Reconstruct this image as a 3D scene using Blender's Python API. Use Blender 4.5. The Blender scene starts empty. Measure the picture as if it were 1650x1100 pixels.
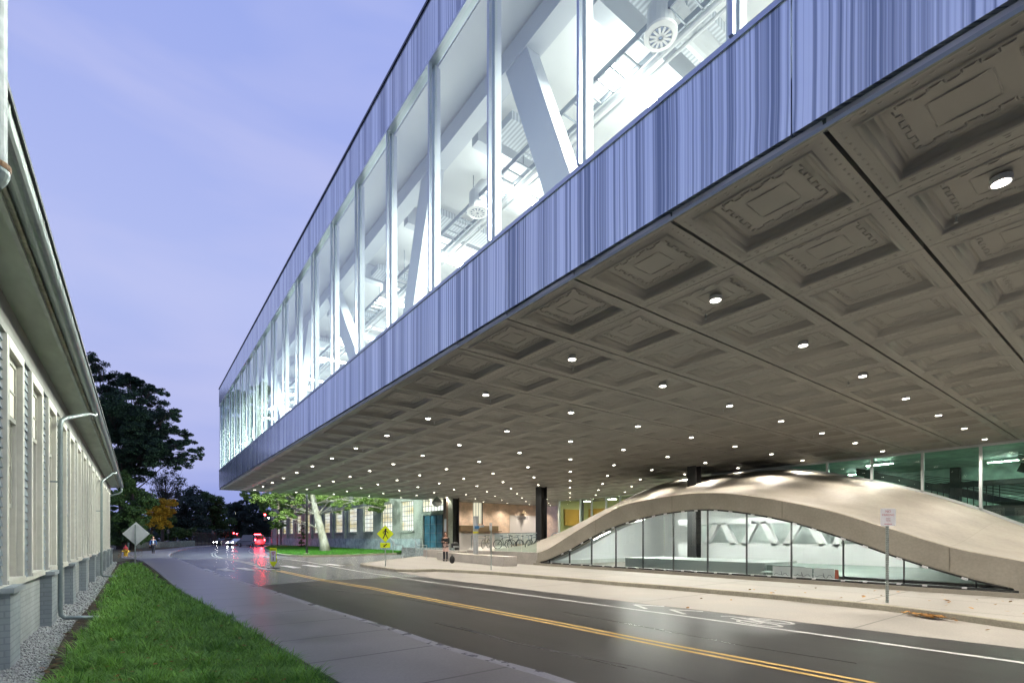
import bpy, bmesh, math, random
from mathutils import Vector, Matrix
import numpy as np
R = math.radians
S = bpy.context.scene
COL = S.collection
rnd = random.Random(7)

# ------------------------------------------------------------------ camera
CAMH = 1.6
cam_d = bpy.data.cameras.new('camera')
cam_d.sensor_width = 36.0
cam_d.sensor_fit = 'HORIZONTAL'
cam_d.lens = 17.5
cam_d.shift_y = 0.1915
cam_d.clip_start = 0.05
cam_d.clip_end = 3000
cam = bpy.data.objects.new('camera', cam_d)
cam.location = (0, 0, CAMH)
cam.rotation_euler = (R(90), 0, -math.atan2(0.6, 0.8))
COL.objects.link(cam)
S.camera = cam

# ------------------------------------------------------------------ sky (dusk, thin cloud)
W = bpy.data.worlds.new('World')
S.world = W
W.use_nodes = True
nt = W.node_tree
nt.nodes.clear()
wo = nt.nodes.new('ShaderNodeOutputWorld')
bg = nt.nodes.new('ShaderNodeBackground')
tc = nt.nodes.new('ShaderNodeTexCoord')
sep = nt.nodes.new('ShaderNodeSeparateXYZ')
nt.links.new(tc.outputs['Generated'], sep.inputs[0])
ramp = nt.nodes.new('ShaderNodeValToRGB')
nt.links.new(sep.outputs['Z'], ramp.inputs[0])
cr = ramp.color_ramp
cr.elements[0].position = 0.0; cr.elements[0].color = (.27, .33, .74, 1)
cr.elements[1].position = 1.0; cr.elements[1].color = (.04, .12, .60, 1)
e = cr.elements.new(.14); e.color = (.39, .45, .83, 1)
e = cr.elements.new(.38); e.color = (.46, .53, .89, 1)
e = cr.elements.new(.88); e.color = (.08, .19, .72, 1)
e = cr.elements.new(.74); e.color = (.32, .41, .85, 1)
e = cr.elements.new(.60); e.color = (.38, .455, .865, 1)
mp = nt.nodes.new('ShaderNodeMapping')
mp.inputs['Scale'].default_value = (1.3, 1.3, 4.2)
mp.inputs['Rotation'].default_value = (0, R(14), R(25))
nt.links.new(tc.outputs['Generated'], mp.inputs[0])
nz = nt.nodes.new('ShaderNodeTexNoise')
nz.inputs['Scale'].default_value = 1.7
nz.inputs['Detail'].default_value = 4
nz.inputs['Distortion'].default_value = .35
nt.links.new(mp.outputs[0], nz.inputs['Vector'])
r2 = nt.nodes.new('ShaderNodeValToRGB')
r2.color_ramp.elements[0].position = .42; r2.color_ramp.elements[0].color = (0, 0, 0, 1)
r2.color_ramp.elements[1].position = .72; r2.color_ramp.elements[1].color = (1, 1, 1, 1)
nt.links.new(nz.outputs[0], r2.inputs[0])
mx = nt.nodes.new('ShaderNodeMix'); mx.data_type = 'RGBA'
mm = nt.nodes.new('ShaderNodeMath'); mm.operation = 'MULTIPLY'; mm.inputs[1].default_value = .6
nt.links.new(r2.outputs[0], mm.inputs[0])
nt.links.new(mm.outputs[0], mx.inputs[0])
nt.links.new(ramp.outputs[0], mx.inputs[6])
mx.inputs[7].default_value = (.60, .61, .90, 1)
nt.links.new(mx.outputs[2], bg.inputs[0])
bg.inputs[1].default_value = 1.0
nt.links.new(bg.outputs[0], wo.inputs[0])

S.view_settings.view_transform = 'Standard'
S.view_settings.look = 'None'
S.view_settings.exposure = 0
S.view_settings.gamma = 1

S.cycles.max_bounces = 7
S.cycles.blur_glossy = .5
S.cycles.diffuse_bounces = 4
S.cycles.glossy_bounces = 3
S.cycles.transparent_max_bounces = 16
S.cycles.sample_clamp_indirect = 4
S.cycles.use_light_tree = True

# ------------------------------------------------------------------ calibration helper: pixel of the photo -> point of the place
def ray(px, py=866.0):
    u = (px - 825) / 802; v = (866 - py) / 802
    return (.6 + .8*u, .8 - .6*u, v)
def gp(px, py, Z=0.0):
    """point at height Z seen at that pixel"""
    a, b, v = ray(px, py)
    t = (Z - CAMH) / v
    return (a*t, b*t)
def dp(px, py, t):
    a, b, v = ray(px, py)
    return (a*t, b*t, CAMH + v*t)
def xp(px, X):
    """Y on the plane x = X for a pixel column"""
    a, b, _ = ray(px)
    return X*b/a

# ------------------------------------------------------------------ materials
def srgb(r, g, b):
    f = lambda c: (c/255/12.92) if c/255 <= .04045 else ((c/255+.055)/1.055)**2.4
    return (f(r), f(g), f(b))
def node_mat(name):
    m = bpy.data.materials.new(name); m.use_nodes = True
    n = m.node_tree.nodes; l = m.node_tree.links
    return m, n, l, n['Principled BSDF']
def mat(name, col, rough=.6, metal=0, n=(), bump=None, spec=.5, emit=None, es=0, col2=None, rvar=0, stretch=(1,1,1)):
    """n: list of (scale, amount) value noises; bump: (scale, strength, distance)"""
    m, N, L, P = node_mat(name)
    P.inputs['Roughness'].default_value = rough
    P.inputs['Metallic'].default_value = metal
    P.inputs['Specular IOR Level'].default_value = spec
    tcn = N.new('ShaderNodeTexCoord'); mpn = N.new('ShaderNodeMapping')
    mpn.inputs['Scale'].default_value = stretch
    L.new(tcn.outputs['Object'], mpn.inputs[0])
    cur = None
    base = N.new('ShaderNodeRGB'); base.outputs[0].default_value = (*col, 1)
    cur = base.outputs[0]
    for i, (sc, am) in enumerate(n):
        z = N.new('ShaderNodeTexNoise'); z.inputs['Scale'].default_value = sc; z.inputs['Detail'].default_value = 5
        L.new(mpn.outputs[0], z.inputs['Vector'])
        mr = N.new('ShaderNodeMapRange'); mr.inputs[1].default_value = .3; mr.inputs[2].default_value = .7
        if col2 and i == 0:
            mr.inputs[3].default_value = 0; mr.inputs[4].default_value = 1
            k = N.new('ShaderNodeMix'); k.data_type = 'RGBA'
            L.new(z.outputs[0], mr.inputs[0]); L.new(mr.outputs[0], k.inputs[0])
            L.new(cur, k.inputs[6]); k.inputs[7].default_value = (*col2, 1)
            cur = k.outputs[2]
        else:
            mr.inputs[3].default_value = 1-am; mr.inputs[4].default_value = 1+am
            L.new(z.outputs[0], mr.inputs[0])
            k = N.new('ShaderNodeVectorMath'); k.operation = 'SCALE'
            L.new(cur, k.inputs[0]); L.new(mr.outputs[0], k.inputs['Scale'])
            cur = k.outputs[0]
        if rvar and i == 0:
            q = N.new('ShaderNodeMapRange'); q.inputs[1].default_value = .3; q.inputs[2].default_value = .7
            q.inputs[3].default_value = max(.02, rough-rvar); q.inputs[4].default_value = min(1, rough+rvar)
            L.new(z.outputs[0], q.inputs[0]); L.new(q.outputs[0], P.inputs['Roughness'])
    L.new(cur, P.inputs['Base Color'])
    if bump:
        z = N.new('ShaderNodeTexNoise'); z.inputs['Scale'].default_value = bump[0]; z.inputs['Detail'].default_value = 6
        L.new(mpn.outputs[0], z.inputs['Vector'])
        b = N.new('ShaderNodeBump'); b.inputs['Strength'].default_value = bump[1]; b.inputs['Distance'].default_value = bump[2]
        L.new(z.outputs[0], b.inputs['Height']); L.new(b.outputs[0], P.inputs['Normal'])
    if emit:
        P.inputs['Emission Color'].default_value = (*emit, 1); P.inputs['Emission Strength'].default_value = es
    return m
def emis(name, col, s):
    m, N, L, P = node_mat(name)
    P.inputs['Base Color'].default_value = (.02,.02,.02,1)
    P.inputs['Emission Color'].default_value = (*col, 1); P.inputs['Emission Strength'].default_value = s
    return m
def glass(name, tint, refl=1.0, rough=.0, ior=1.5, edge=None):
    m = bpy.data.materials.new(name); m.use_nodes = True
    N = m.node_tree.nodes; L = m.node_tree.links; N.clear()
    o = N.new('ShaderNodeOutputMaterial'); mixn = N.new('ShaderNodeMixShader')
    tr = N.new('ShaderNodeBsdfTransparent'); tr.inputs[0].default_value = (*tint, 1)
    if edge:
        lf = N.new('ShaderNodeLayerWeight'); lf.inputs[0].default_value = .5
        pf_ = N.new('ShaderNodeMath'); pf_.operation = 'POWER'; pf_.inputs[1].default_value = 5.0; L.new(lf.outputs['Facing'], pf_.inputs[0])
        mt = N.new('ShaderNodeMix'); mt.data_type = 'RGBA'; L.new(pf_.outputs[0], mt.inputs[0]); mt.inputs[6].default_value = (*tint,1); mt.inputs[7].default_value = (*edge,1)
        L.new(mt.outputs[2], tr.inputs[0])
    gl = N.new('ShaderNodeBsdfGlossy'); gl.inputs['Roughness'].default_value = rough
    gl.inputs[0].default_value = (refl, refl, refl, 1)
    lw = N.new('ShaderNodeLayerWeight'); lw.inputs[0].default_value = .5
    pw = N.new('ShaderNodeMath'); pw.operation = 'POWER'; pw.inputs[1].default_value = 4.2
    L.new(lw.outputs['Facing'], pw.inputs[0])
    fr = N.new('ShaderNodeMath'); fr.operation = 'MULTIPLY_ADD'; fr.inputs[1].default_value = .9; fr.inputs[2].default_value = ((ior-1)/(ior+1))**2*1.8; fr.use_clamp = True
    L.new(pw.outputs[0], fr.inputs[0])
    L.new(fr.outputs[0], mixn.inputs[0]); L.new(tr.outputs[0], mixn.inputs[1]); L.new(gl.outputs[0], mixn.inputs[2])
    L.new(mixn.outputs[0], o.inputs[0])
    return m

M = {}
M['asphalt'] = mat('asphalt_new', (.024,.023,.024), .38, n=((.35,.30),(60,.25),(4,.15)), bump=(160,.22,.005), rvar=.07, stretch=(1,.3,1))
M['asphalt_old'] = mat('asphalt_old', (.16,.165,.17), .24, n=((.5,.16),(50,.2),(3,.12)), bump=(120,.10,.005), rvar=.03, stretch=(1,.5,1))
M['concrete'] = mat('concrete', (.42,.39,.35), .75, n=((1.2,.12),(14,.08)), bump=(60,.15,.004))
M['shell'] = mat('shell_concrete', (.255,.23,.192), .58, n=((.6,.16),(9,.10),(.25,.1)), bump=(14,.16,.012))
M['beam_conc'] = mat('beam_concrete', (.29,.265,.215), .62, n=((1.1,.12),(16,.08)), bump=(40,.1,.005))
M['curb'] = mat('curb_concrete', (.27,.25,.19), .8, n=((2.2,.18),(25,.15)), bump=(50,.2,.006))
M['white_paint'] = mat('road_white', (.46,.46,.44), .55, n=((3,.2),(40,.25)))
M['yellow_paint'] = mat('road_yellow', (.56,.37,.10), .55, n=((3,.12),(40,.15)))
M['soil'] = mat('soil', (.055,.036,.022), .95, n=((9,.4),(60,.4)), bump=(30,.8,.03))
M['gravel'] = mat('gravel', (.32,.32,.31), .9, n=((40,.35),(110,.3)), bump=(60,.9,.02))
M['stone'] = mat('gravel_stone', (.42,.43,.42), .85, n=((13,.4),))
M['lawn'] = mat('lawn', (.045,.14,.018), .9, n=((1.2,.25),(60,.4)), bump=(120,.8,.03))
M['ground'] = mat('ground_dark', (.05,.055,.035), .95, n=((.3,.3),(8,.3)), bump=(12,.5,.03))
M['black_steel'] = mat('black_steel', (.012,.012,.012), .42, n=((6,.2),), spec=.5)
M['steel'] = mat('galvanised', (.42,.45,.45), .42, metal=.7, n=((5,.15),(40,.1)))
M['post'] = mat('sign_post', (.32,.36,.33), .5, metal=.5, n=((12,.2),))
M['alu'] = mat('white_mullion', (.62,.66,.66), .35, metal=.2, n=((2,.04),))
M['frame_blue'] = mat('window_frame_metal', (.42,.47,.55), .3, metal=.75, n=((2,.05),))
M['white'] = mat('interior_white', (.80,.82,.82), .6, n=((.6,.04),))
M['white_beam'] = mat('interior_beam', (.60,.64,.69), .5, n=((.6,.04),))
M['duct'] = mat('duct_white', (.55,.58,.60), .4, n=((.8,.04),))
M['tray'] = mat('cable_tray', (.28,.32,.36), .4, metal=.4)
M['dark'] = mat('dark_paint', (.02,.022,.022), .5, n=((8,.2),))
M['glass'] = glass('facade_glass', (.88,.96,.94), .95, edge=(.22,.55,.42))
M['glass_shell'] = glass('shell_glass', (.93,.99,.96), .6)
M['glass_green'] = glass('green_glass', (.50,.78,.64), .9, ior=1.55)
M['glass_rail'] = glass('rail_glass', (.86,.95,.93), .35)
M['green_wall'] = mat('foyer_wall', (.52,.68,.60), .5, n=((.5,.4),(3,.2)))
M['lamp'] = emis('lamp_lens', (1.0,.93,.80), 30)
M['strip'] = emis('strip_light', (1.0,.98,.92), 38)
M['strip2'] = emis('strip_light_shell', (1.0,1.0,.94), 135)
M['yellow_sign'] = mat('fluorescent_yellow', (.66,.78,.0), .45, n=((6,.04),))
M['black'] = mat('sign_black', (.008,.008,.008), .5)
M['sign_white'] = mat('sign_white', (.72,.72,.72), .4, n=((6,.04),))
M['sign_red'] = mat('sign_red', (.45,.02,.03), .4)
M['skin'] = mat('skin', (.50,.28,.20), .55)
M['hair'] = mat('hair', (.10,.045,.02), .6, n=((40,.3),))

def stripes_mat():
    """veined stone fascia: irregular vertical bands"""
    m, N, L, P = node_mat('veined_stone_fascia')
    t = N.new('ShaderNodeTexCoord'); s = N.new('ShaderNodeSeparateXYZ'); L.new(t.outputs['Object'], s.inputs[0])
    ad = N.new('ShaderNodeMath'); ad.operation = 'ADD'; L.new(s.outputs[0], ad.inputs[0]); L.new(s.outputs[1], ad.inputs[1])
    # a slight waviness of the bands with height
    w = N.new('ShaderNodeTexNoise'); w.inputs['Scale'].default_value = .6; L.new(t.outputs['Object'], w.inputs['Vector'])
    wm = N.new('ShaderNodeMath'); wm.operation = 'MULTIPLY_ADD'; wm.inputs[1].default_value = .05
    L.new(w.outputs[0], wm.inputs[0]); L.new(ad.outputs[0], wm.inputs[2])
    outs = []
    for sc, dt in ((1.7, 1), (6.5, 2), (23, 2)):
        z = N.new('ShaderNodeTexNoise'); z.noise_dimensions = '1D'
        z.inputs['Scale'].default_value = sc; z.inputs['Detail'].default_value = dt; z.inputs['Roughness'].default_value = .65
        L.new(wm.outputs[0], z.inputs['W']); outs.append(z.outputs[0])
    a = N.new('ShaderNodeMath'); a.operation = 'MULTIPLY_ADD'; a.inputs[1].default_value = .75
    L.new(outs[1], a.inputs[0])
    b = N.new('ShaderNodeMath'); b.operation = 'MULTIPLY'; b.inputs[1].default_value = .5
    L.new(outs[0], b.inputs[0]); L.new(b.outputs[0], a.inputs[2])
    c = N.new('ShaderNodeMath'); c.operation = 'MULTIPLY_ADD'; c.inputs[1].default_value = .95
    L.new(outs[2], c.inputs[0]); L.new(a.outputs[0], c.inputs[2])
    rp = N.new('ShaderNodeValToRGB')
    rp.color_ramp.elements[0].position = .30; rp.color_ramp.elements[0].color = (.22,.27,.36,1)
    rp.color_ramp.elements[1].position = .70; rp.color_ramp.elements[1].color = (.80,.88,.96,1)
    mr = N.new('ShaderNodeMapRange'); mr.inputs[1].default_value = .68; mr.inputs[2].default_value = 1.50
    L.new(c.outputs[0], mr.inputs[0]); L.new(mr.outputs[0], rp.inputs[0]); L.new(rp.outputs[0], P.inputs['Base Color'])
    P.inputs['Roughness'].default_value = .16
    P.inputs['Metallic'].default_value = .5
    return m
M['fascia'] = stripes_mat()

def soffit_mat():
    m, N, L, P = node_mat('stamped_metal_soffit')
    t = N.new('ShaderNodeTexCoord')
    z = N.new('ShaderNodeTexNoise'); z.inputs['Scale'].default_value = .55; z.inputs['Detail'].default_value = 6; L.new(t.outputs['Object'], z.inputs['Vector'])
    rp = N.new('ShaderNodeValToRGB')
    rp.color_ramp.elements[0].position = .3; rp.color_ramp.elements[0].color = (.275,.275,.255,1)
    rp.color_ramp.elements[1].position = .7; rp.color_ramp.elements[1].color = (.37,.368,.335,1)
    L.new(z.outputs[0], rp.inputs[0]); L.new(rp.outputs[0], P.inputs['Base Color'])
    P.inputs['Metallic'].default_value = .5; P.inputs['Specular IOR Level'].default_value = 1.0
    z2 = N.new('ShaderNodeTexNoise'); z2.inputs['Scale'].default_value = 2.2; z2.inputs['Detail'].default_value = 4; L.new(t.outputs['Object'], z2.inputs['Vector'])
    q = N.new('ShaderNodeMapRange'); q.inputs[3].default_value = .40; q.inputs[4].default_value = .50
    L.new(z2.outputs[0], q.inputs[0]); L.new(q.outputs[0], P.inputs['Roughness'])
    return m
M['soffit'] = soffit_mat()

def brick_mat(name, c1, c2, mortar, axis='X', scale=1.0, rough=.8):
    m, N, L, P = node_mat(name)
    t = N.new('ShaderNodeTexCoord'); s = N.new('ShaderNodeSeparateXYZ'); c = N.new('ShaderNodeCombineXYZ')
    L.new(t.outputs['Object'], s.inputs[0])
    ad = N.new('ShaderNodeMath'); ad.operation = 'ADD'; L.new(s.outputs[0], ad.inputs[0]); L.new(s.outputs[1], ad.inputs[1])
    L.new(ad.outputs[0], c.inputs[0]); L.new(s.outputs[2], c.inputs[1])
    b = N.new('ShaderNodeTexBrick'); L.new(c.outputs[0], b.inputs['Vector'])
    b.inputs['Color1'].default_value = (*c1,1); b.inputs['Color2'].default_value = (*c2,1); b.inputs['Mortar'].default_value = (*mortar,1)
    b.inputs['Scale'].default_value = scale; b.inputs['Brick Width'].default_value = .22; b.inputs['Row Height'].default_value = .075
    b.inputs['Mortar Size'].default_value = .008; b.inputs['Bias'].default_value = 0
    z = N.new('ShaderNodeTexNoise'); z.inputs['Scale'].default_value = 1.6; z.inputs['Detail'].default_value = 5; L.new(t.outputs['Object'], z.inputs['Vector'])
    mr = N.new('ShaderNodeMapRange'); mr.inputs[1].default_value = .3; mr.inputs[2].default_value = .7; mr.inputs[3].default_value = .8; mr.inputs[4].default_value = 1.15
    L.new(z.outputs[0], mr.inputs[0])
    k = N.new('ShaderNodeVectorMath'); k.operation = 'SCALE'; L.new(b.outputs[0], k.inputs[0]); L.new(mr.outputs[0], k.inputs['Scale'])
    L.new(k.outputs[0], P.inputs['Base Color'])
    bp = N.new('ShaderNodeBump'); bp.inputs['Strength'].default_value = .5; bp.inputs['Distance'].default_value = .006; bp.invert = True
    L.new(b.outputs['Fac'], bp.inputs['Height']); L.new(bp.outputs[0], P.inputs['Normal'])
    P.inputs['Roughness'].default_value = rough
    return m
M['brick_grey'] = brick_mat('painted_brick', (.40,.42,.42), (.44,.46,.46), (.34,.36,.36))
M['brick_shaded'] = brick_mat('painted_brick_shaded', (.32,.36,.38), (.35,.39,.41), (.28,.31,.33))  # same paint as the wall, the piers' shade put into the darker colour
M['brick_tan'] = brick_mat('tan_brick', (.70,.48,.32), (.80,.58,.41), (.70,.60,.50))

def slab_mat(name, col, jx, jy, dark=.45, rough=.6, rvar=.2, n2=.1, off=(0,0)):
    """paving with sawn joints every jx, jy metres"""
    m, N, L, P = node_mat(name)
    t = N.new('ShaderNodeTexCoord'); s = N.new('ShaderNodeSeparateXYZ'); L.new(t.outputs['Object'], s.inputs[0])
    fac = None
    for k, (ax, j) in enumerate(((0, jx), (1, jy))):
        if not j: continue
        a = N.new('ShaderNodeMath'); a.operation = 'ADD'; a.inputs[1].default_value = 1000*j + off[k]; L.new(s.outputs[ax], a.inputs[0])
        mo = N.new('ShaderNodeMath'); mo.operation = 'MODULO'; mo.inputs[1].default_value = j; L.new(a.outputs[0], mo.inputs[0])
        lt = N.new('ShaderNodeMath'); lt.operation = 'LESS_THAN'; lt.inputs[1].default_value = .038; L.new(mo.outputs[0], lt.inputs[0])
        if fac is None: fac = lt.outputs[0]
        else:
            mxn = N.new('ShaderNodeMath'); mxn.operation = 'MAXIMUM'; L.new(fac, mxn.inputs[0]); L.new(lt.outputs[0], mxn.inputs[1]); fac = mxn.outputs[0]
    z = N.new('ShaderNodeTexNoise'); z.inputs['Scale'].default_value = .8; z.inputs['Detail'].default_value = 6; L.new(t.outputs['Object'], z.inputs['Vector'])
    zz = N.new('ShaderNodeTexNoise'); zz.inputs['Scale'].default_value = 30; zz.inputs['Detail'].default_value = 4; L.new(t.outputs['Object'], zz.inputs['Vector'])
    mr = N.new('ShaderNodeMapRange'); mr.inputs[1].default_value = .3; mr.inputs[2].default_value = .7; mr.inputs[3].default_value = 1-n2*1.4; mr.inputs[4].default_value = 1+n2
    L.new(z.outputs[0], mr.inputs[0])
    mr2 = N.new('ShaderNodeMapRange'); mr2.inputs[1].default_value = .3; mr2.inputs[2].default_value = .7; mr2.inputs[3].default_value = .9; mr2.inputs[4].default_value = 1.1
    L.new(zz.outputs[0], mr2.inputs[0])
    mu = N.new('ShaderNodeMath'); mu.operation = 'MULTIPLY'; L.new(mr.outputs[0], mu.inputs[0]); L.new(mr2.outputs[0], mu.inputs[1])
    sc = N.new('ShaderNodeVectorMath'); sc.operation = 'SCALE'; sc.inputs[0].default_value = col; L.new(mu.outputs[0], sc.inputs['Scale'])
    mxx = N.new('ShaderNodeMix'); mxx.data_type = 'RGBA'; L.new(fac, mxx.inputs[0]); L.new(sc.outputs[0], mxx.inputs[6])
    mxx.inputs[7].default_value = (col[0]*dark, col[1]*dark, col[2]*dark, 1)
    L.new(mxx.outputs[2], P.inputs['Base Color'])
    q = N.new('ShaderNodeMapRange'); q.inputs[1].default_value = .3; q.inputs[2].default_value = .7
    q.inputs[3].default_value = max(.05, rough-rvar); q.inputs[4].default_value = min(1, rough+rvar); L.new(z.outputs[0], q.inputs[0]); L.new(q.outputs[0], P.inputs['Roughness'])
    b = N.new('ShaderNodeBump'); b.inputs['Strength'].default_value = .15; b.inputs['Distance'].default_value = .004; L.new(zz.outputs[0], b.inputs['Height']); L.new(b.outputs[0], P.inputs['Normal'])
    return m
M['walk'] = slab_mat('damp_sidewalk', (.27,.255,.245), 0, 1.52, dark=.35, rough=.33, rvar=.05, n2=.20)
M['plaza'] = slab_mat('pale_sidewalk', (.275,.262,.235), 2.2, 4.4, rough=.7, rvar=.12, n2=.12)
M['bay'] = slab_mat('pale_parking_bay', (.262,.245,.217), 0, 4.6, rough=.62, rvar=.14, n2=.16, off=(0,1.2))

# ------------------------------------------------------------------ mesh helpers
ORG = {}
def tag(o, label=None, cat=None, group=None, kind=None):
    if label: o['label'] = label
    if cat: o['category'] = cat
    if group: o['group'] = group
    if kind: o['kind'] = kind
    return o
def thing(name, label, cat, loc=(0,0,0), group=None, rz=0):
    o = bpy.data.objects.new(name, None); COL.objects.link(o)
    o.empty_display_size = .3
    o.location = loc; o.rotation_euler = (0,0,rz); ORG[o.name] = Vector(loc)
    return tag(o, label, cat, group)
class MB:
    def __init__(s): s.v = []; s.f = []
    def add(s, vs, fs):
        b = len(s.v); s.v += [tuple(p) for p in vs]; s.f += [tuple(b+i for i in f) for f in fs]; return s
    def box(s, x0, x1, y0, y1, z0, z1):
        return s.add([(x0,y0,z0),(x1,y0,z0),(x1,y1,z0),(x0,y1,z0),(x0,y0,z1),(x1,y0,z1),(x1,y1,z1),(x0,y1,z1)],
                     [(0,3,2,1),(4,5,6,7),(0,1,5,4),(1,2,6,5),(2,3,7,6),(3,0,4,7)])
    def bar(s, p, q, w, h=None, up=(0,0,1)):
        h = h or w; p = Vector(p); q = Vector(q); d = (q-p).normalized(); u = Vector(up)
        if abs(d.dot(u)) > .98: u = Vector((1,0,0))
        a = d.cross(u).normalized()*w/2; b = a.cross(d).normalized()*h/2
        vs = [p-a-b, p+a-b, p+a+b, p-a+b, q-a-b, q+a-b, q+a+b, q-a+b]
        return s.add(vs, [(0,3,2,1),(4,5,6,7),(0,1,5,4),(1,2,6,5),(2,3,7,6),(3,0,4,7)])
    def tube(s, pts, r, n=8, caps=True):
        pts = [Vector(p) for p in pts]; rr = r if isinstance(r, (list, tuple)) else [r]*len(pts)
        vs = []; fs = []; pa = None
        for i, p in enumerate(pts):
            d = (pts[min(i+1, len(pts)-1)] - pts[max(i-1, 0)]).normalized()
            if pa is None:
                u = Vector((0,0,1)) if abs(d.z) < .9 else Vector((1,0,0)); a = d.cross(u).normalized()
            else: a = (pa - d*pa.dot(d)).normalized()
            pa = a; b = d.cross(a)
            for k in range(n):
                t = 2*math.pi*k/n; vs.append(p + (a*math.cos(t)+b*math.sin(t))*rr[i])
        for i in range(len(pts)-1):
            for k in range(n):
                fs.append((i*n+k, i*n+(k+1)%n, (i+1)*n+(k+1)%n, (i+1)*n+k))
        if caps:
            fs.append(tuple(range(n))[::-1]); fs.append(tuple((len(pts)-1)*n+k for k in range(n)))
        return s.add(vs, fs)
    def lathe(s, prof, c=(0,0,0), n=16, axis='z'):
        vs = []; fs = []
        for r, z in prof:
            for k in range(n):
                t = 2*math.pi*k/n
                p = (r*math.cos(t), r*math.sin(t), z) if axis == 'z' else ((z, r*math.cos(t), r*math.sin(t)) if axis == 'x' else (r*math.cos(t), z, r*math.sin(t)))
                vs.append((c[0]+p[0], c[1]+p[1], c[2]+p[2]))
        for i in range(len(prof)-1):
            for k in range(n): fs.append((i*n+k, i*n+(k+1)%n, (i+1)*n+(k+1)%n, (i+1)*n+k))
        fs.append(tuple(range(n))[::-1]); fs.append(tuple((len(prof)-1)*n+k for k in range(n)))
        return s.add(vs, fs)
    def prism(s, poly, z0, z1):
        n = len(poly)
        ar = sum(poly[i][0]*poly[(i+1)%n][1]-poly[(i+1)%n][0]*poly[i][1] for i in range(n))
        if ar < 0: poly = poly[::-1]
        vs = [(x,y,z0) for x,y in poly] + [(x,y,z1) for x,y in poly]
        return s.add(vs, [tuple(range(n))[::-1], tuple(range(n, 2*n))] + [(i,(i+1)%n,n+(i+1)%n,n+i) for i in range(n)])
    def strip(s, pl, w, z):
        """flat painted line along a polyline"""
        vs = []; fs = []
        for i, p in enumerate(pl):
            a = Vector(pl[max(i-1,0)]); b = Vector(pl[min(i+1,len(pl)-1)]); d = (b-a).normalized(); nn = Vector((-d.y, d.x))*w/2
            vs += [(p[0]-nn.x, p[1]-nn.y, z), (p[0]+nn.x, p[1]+nn.y, z)]
        for i in range(len(pl)-1): fs.append((2*i, 2*i+2, 2*i+3, 2*i+1))
        return s.add(vs, fs)
    def wallprism(s, poly, x0, x1):
        """polygon in (y,z) extruded along x"""
        n = len(poly)
        vs = [(x0,y,z) for y,z in poly] + [(x1,y,z) for y,z in poly]
        return s.add(vs, [tuple(range(n)), tuple(range(n,2*n))[::-1]] + [(i,n+i,n+(i+1)%n,(i+1)%n) for i in range(n)])
    def build(s, name, m, parent=None, smooth=False, bevel=0, fix=False):
        off = Vector((0,0,0))
        if parent is not None: off = ORG.get(parent.name, Vector((0,0,0)))
        me = bpy.data.meshes.new(name)
        me.from_pydata([(v[0]-off.x, v[1]-off.y, v[2]-off.z) for v in s.v], [], s.f)
        if fix or smooth:
            bm = bmesh.new(); bm.from_mesh(me); bmesh.ops.recalc_face_normals(bm, faces=bm.faces); bm.to_mesh(me); bm.free()
        if smooth:
            me.polygons.foreach_set('use_smooth', [True]*len(me.polygons))
        me.materials.append(m)
        me.update()
        o = bpy.data.objects.new(name, me); COL.objects.link(o)
        if parent is not None: o.parent = parent; ORG[o.name] = off
        if bevel:
            b = o.modifiers.new('bevel', 'BEVEL'); b.width = bevel; b.segments = 2; b.limit_method = 'ANGLE'
        return o
def npmesh(name, v, f, m, parent=None):
    """big mesh of quads from numpy arrays"""
    off = ORG.get(parent.name, Vector((0,0,0))) if parent is not None else Vector((0,0,0))
    v = np.asarray(v, dtype=np.float32) - np.array(off, dtype=np.float32)
    f = np.asarray(f, dtype=np.int32)
    me = bpy.data.meshes.new(name)
    me.vertices.add(len(v)); me.vertices.foreach_set('co', v.ravel())
    k = f.shape[1]
    me.loops.add(f.size); me.loops.foreach_set('vertex_index', f.ravel())
    me.polygons.add(len(f)); me.polygons.foreach_set('loop_start', np.arange(0, f.size, k, dtype=np.int32))
    me.update(calc_edges=True); me.materials.append(m)
    o = bpy.data.objects.new(name, me); COL.objects.link(o)
    if parent is not None: o.parent = parent
    return o
def copy_tree(o, parent=None):
    c = o.copy(); COL.objects.link(c)
    if parent is not None: c.parent = parent
    for ch in [x for x in bpy.data.objects if x.parent == o and x != c]: copy_tree(ch, c)
    return c
def text_mesh(txt, size):
    cu = bpy.data.curves.new('lettering', 'FONT'); cu.body = txt; cu.size = size; cu.align_x = 'CENTER'; cu.align_y = 'CENTER'; cu.extrude = .001; cu.resolution_u = 3
    ob = bpy.data.objects.new('lettering_tmp', cu)
    me = bpy.data.meshes.new_from_object(ob)
    vs = [tuple(v.co) for v in me.vertices]; fs = [tuple(p.vertices) for p in me.polygons]
    bpy.data.objects.remove(ob); bpy.data.curves.remove(cu); bpy.data.meshes.remove(me)
    return vs, fs
def yaw_frame(p, facing):
    """frame for a sign: origin p, sign normal facing the angle (radians from +x)"""
    n = Vector((math.cos(facing), math.sin(facing), 0)); r = Vector((-n.y, n.x, 0))
    return lambda a, b, c=0: (p[0]+r.x*a+n.x*c, p[1]+r.y*a+n.y*c, p[2]+b)
# ================================================================== GROUND, ROAD, WALKS
def structure(name, mb, m, smooth=False, fix=False):
    return tag(mb.build(name, m, smooth=smooth, fix=fix), kind='structure')
g = MB().box(-500, 600, -200, 900, -.6, -.02)
structure('ground', g, M['ground'])

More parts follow.
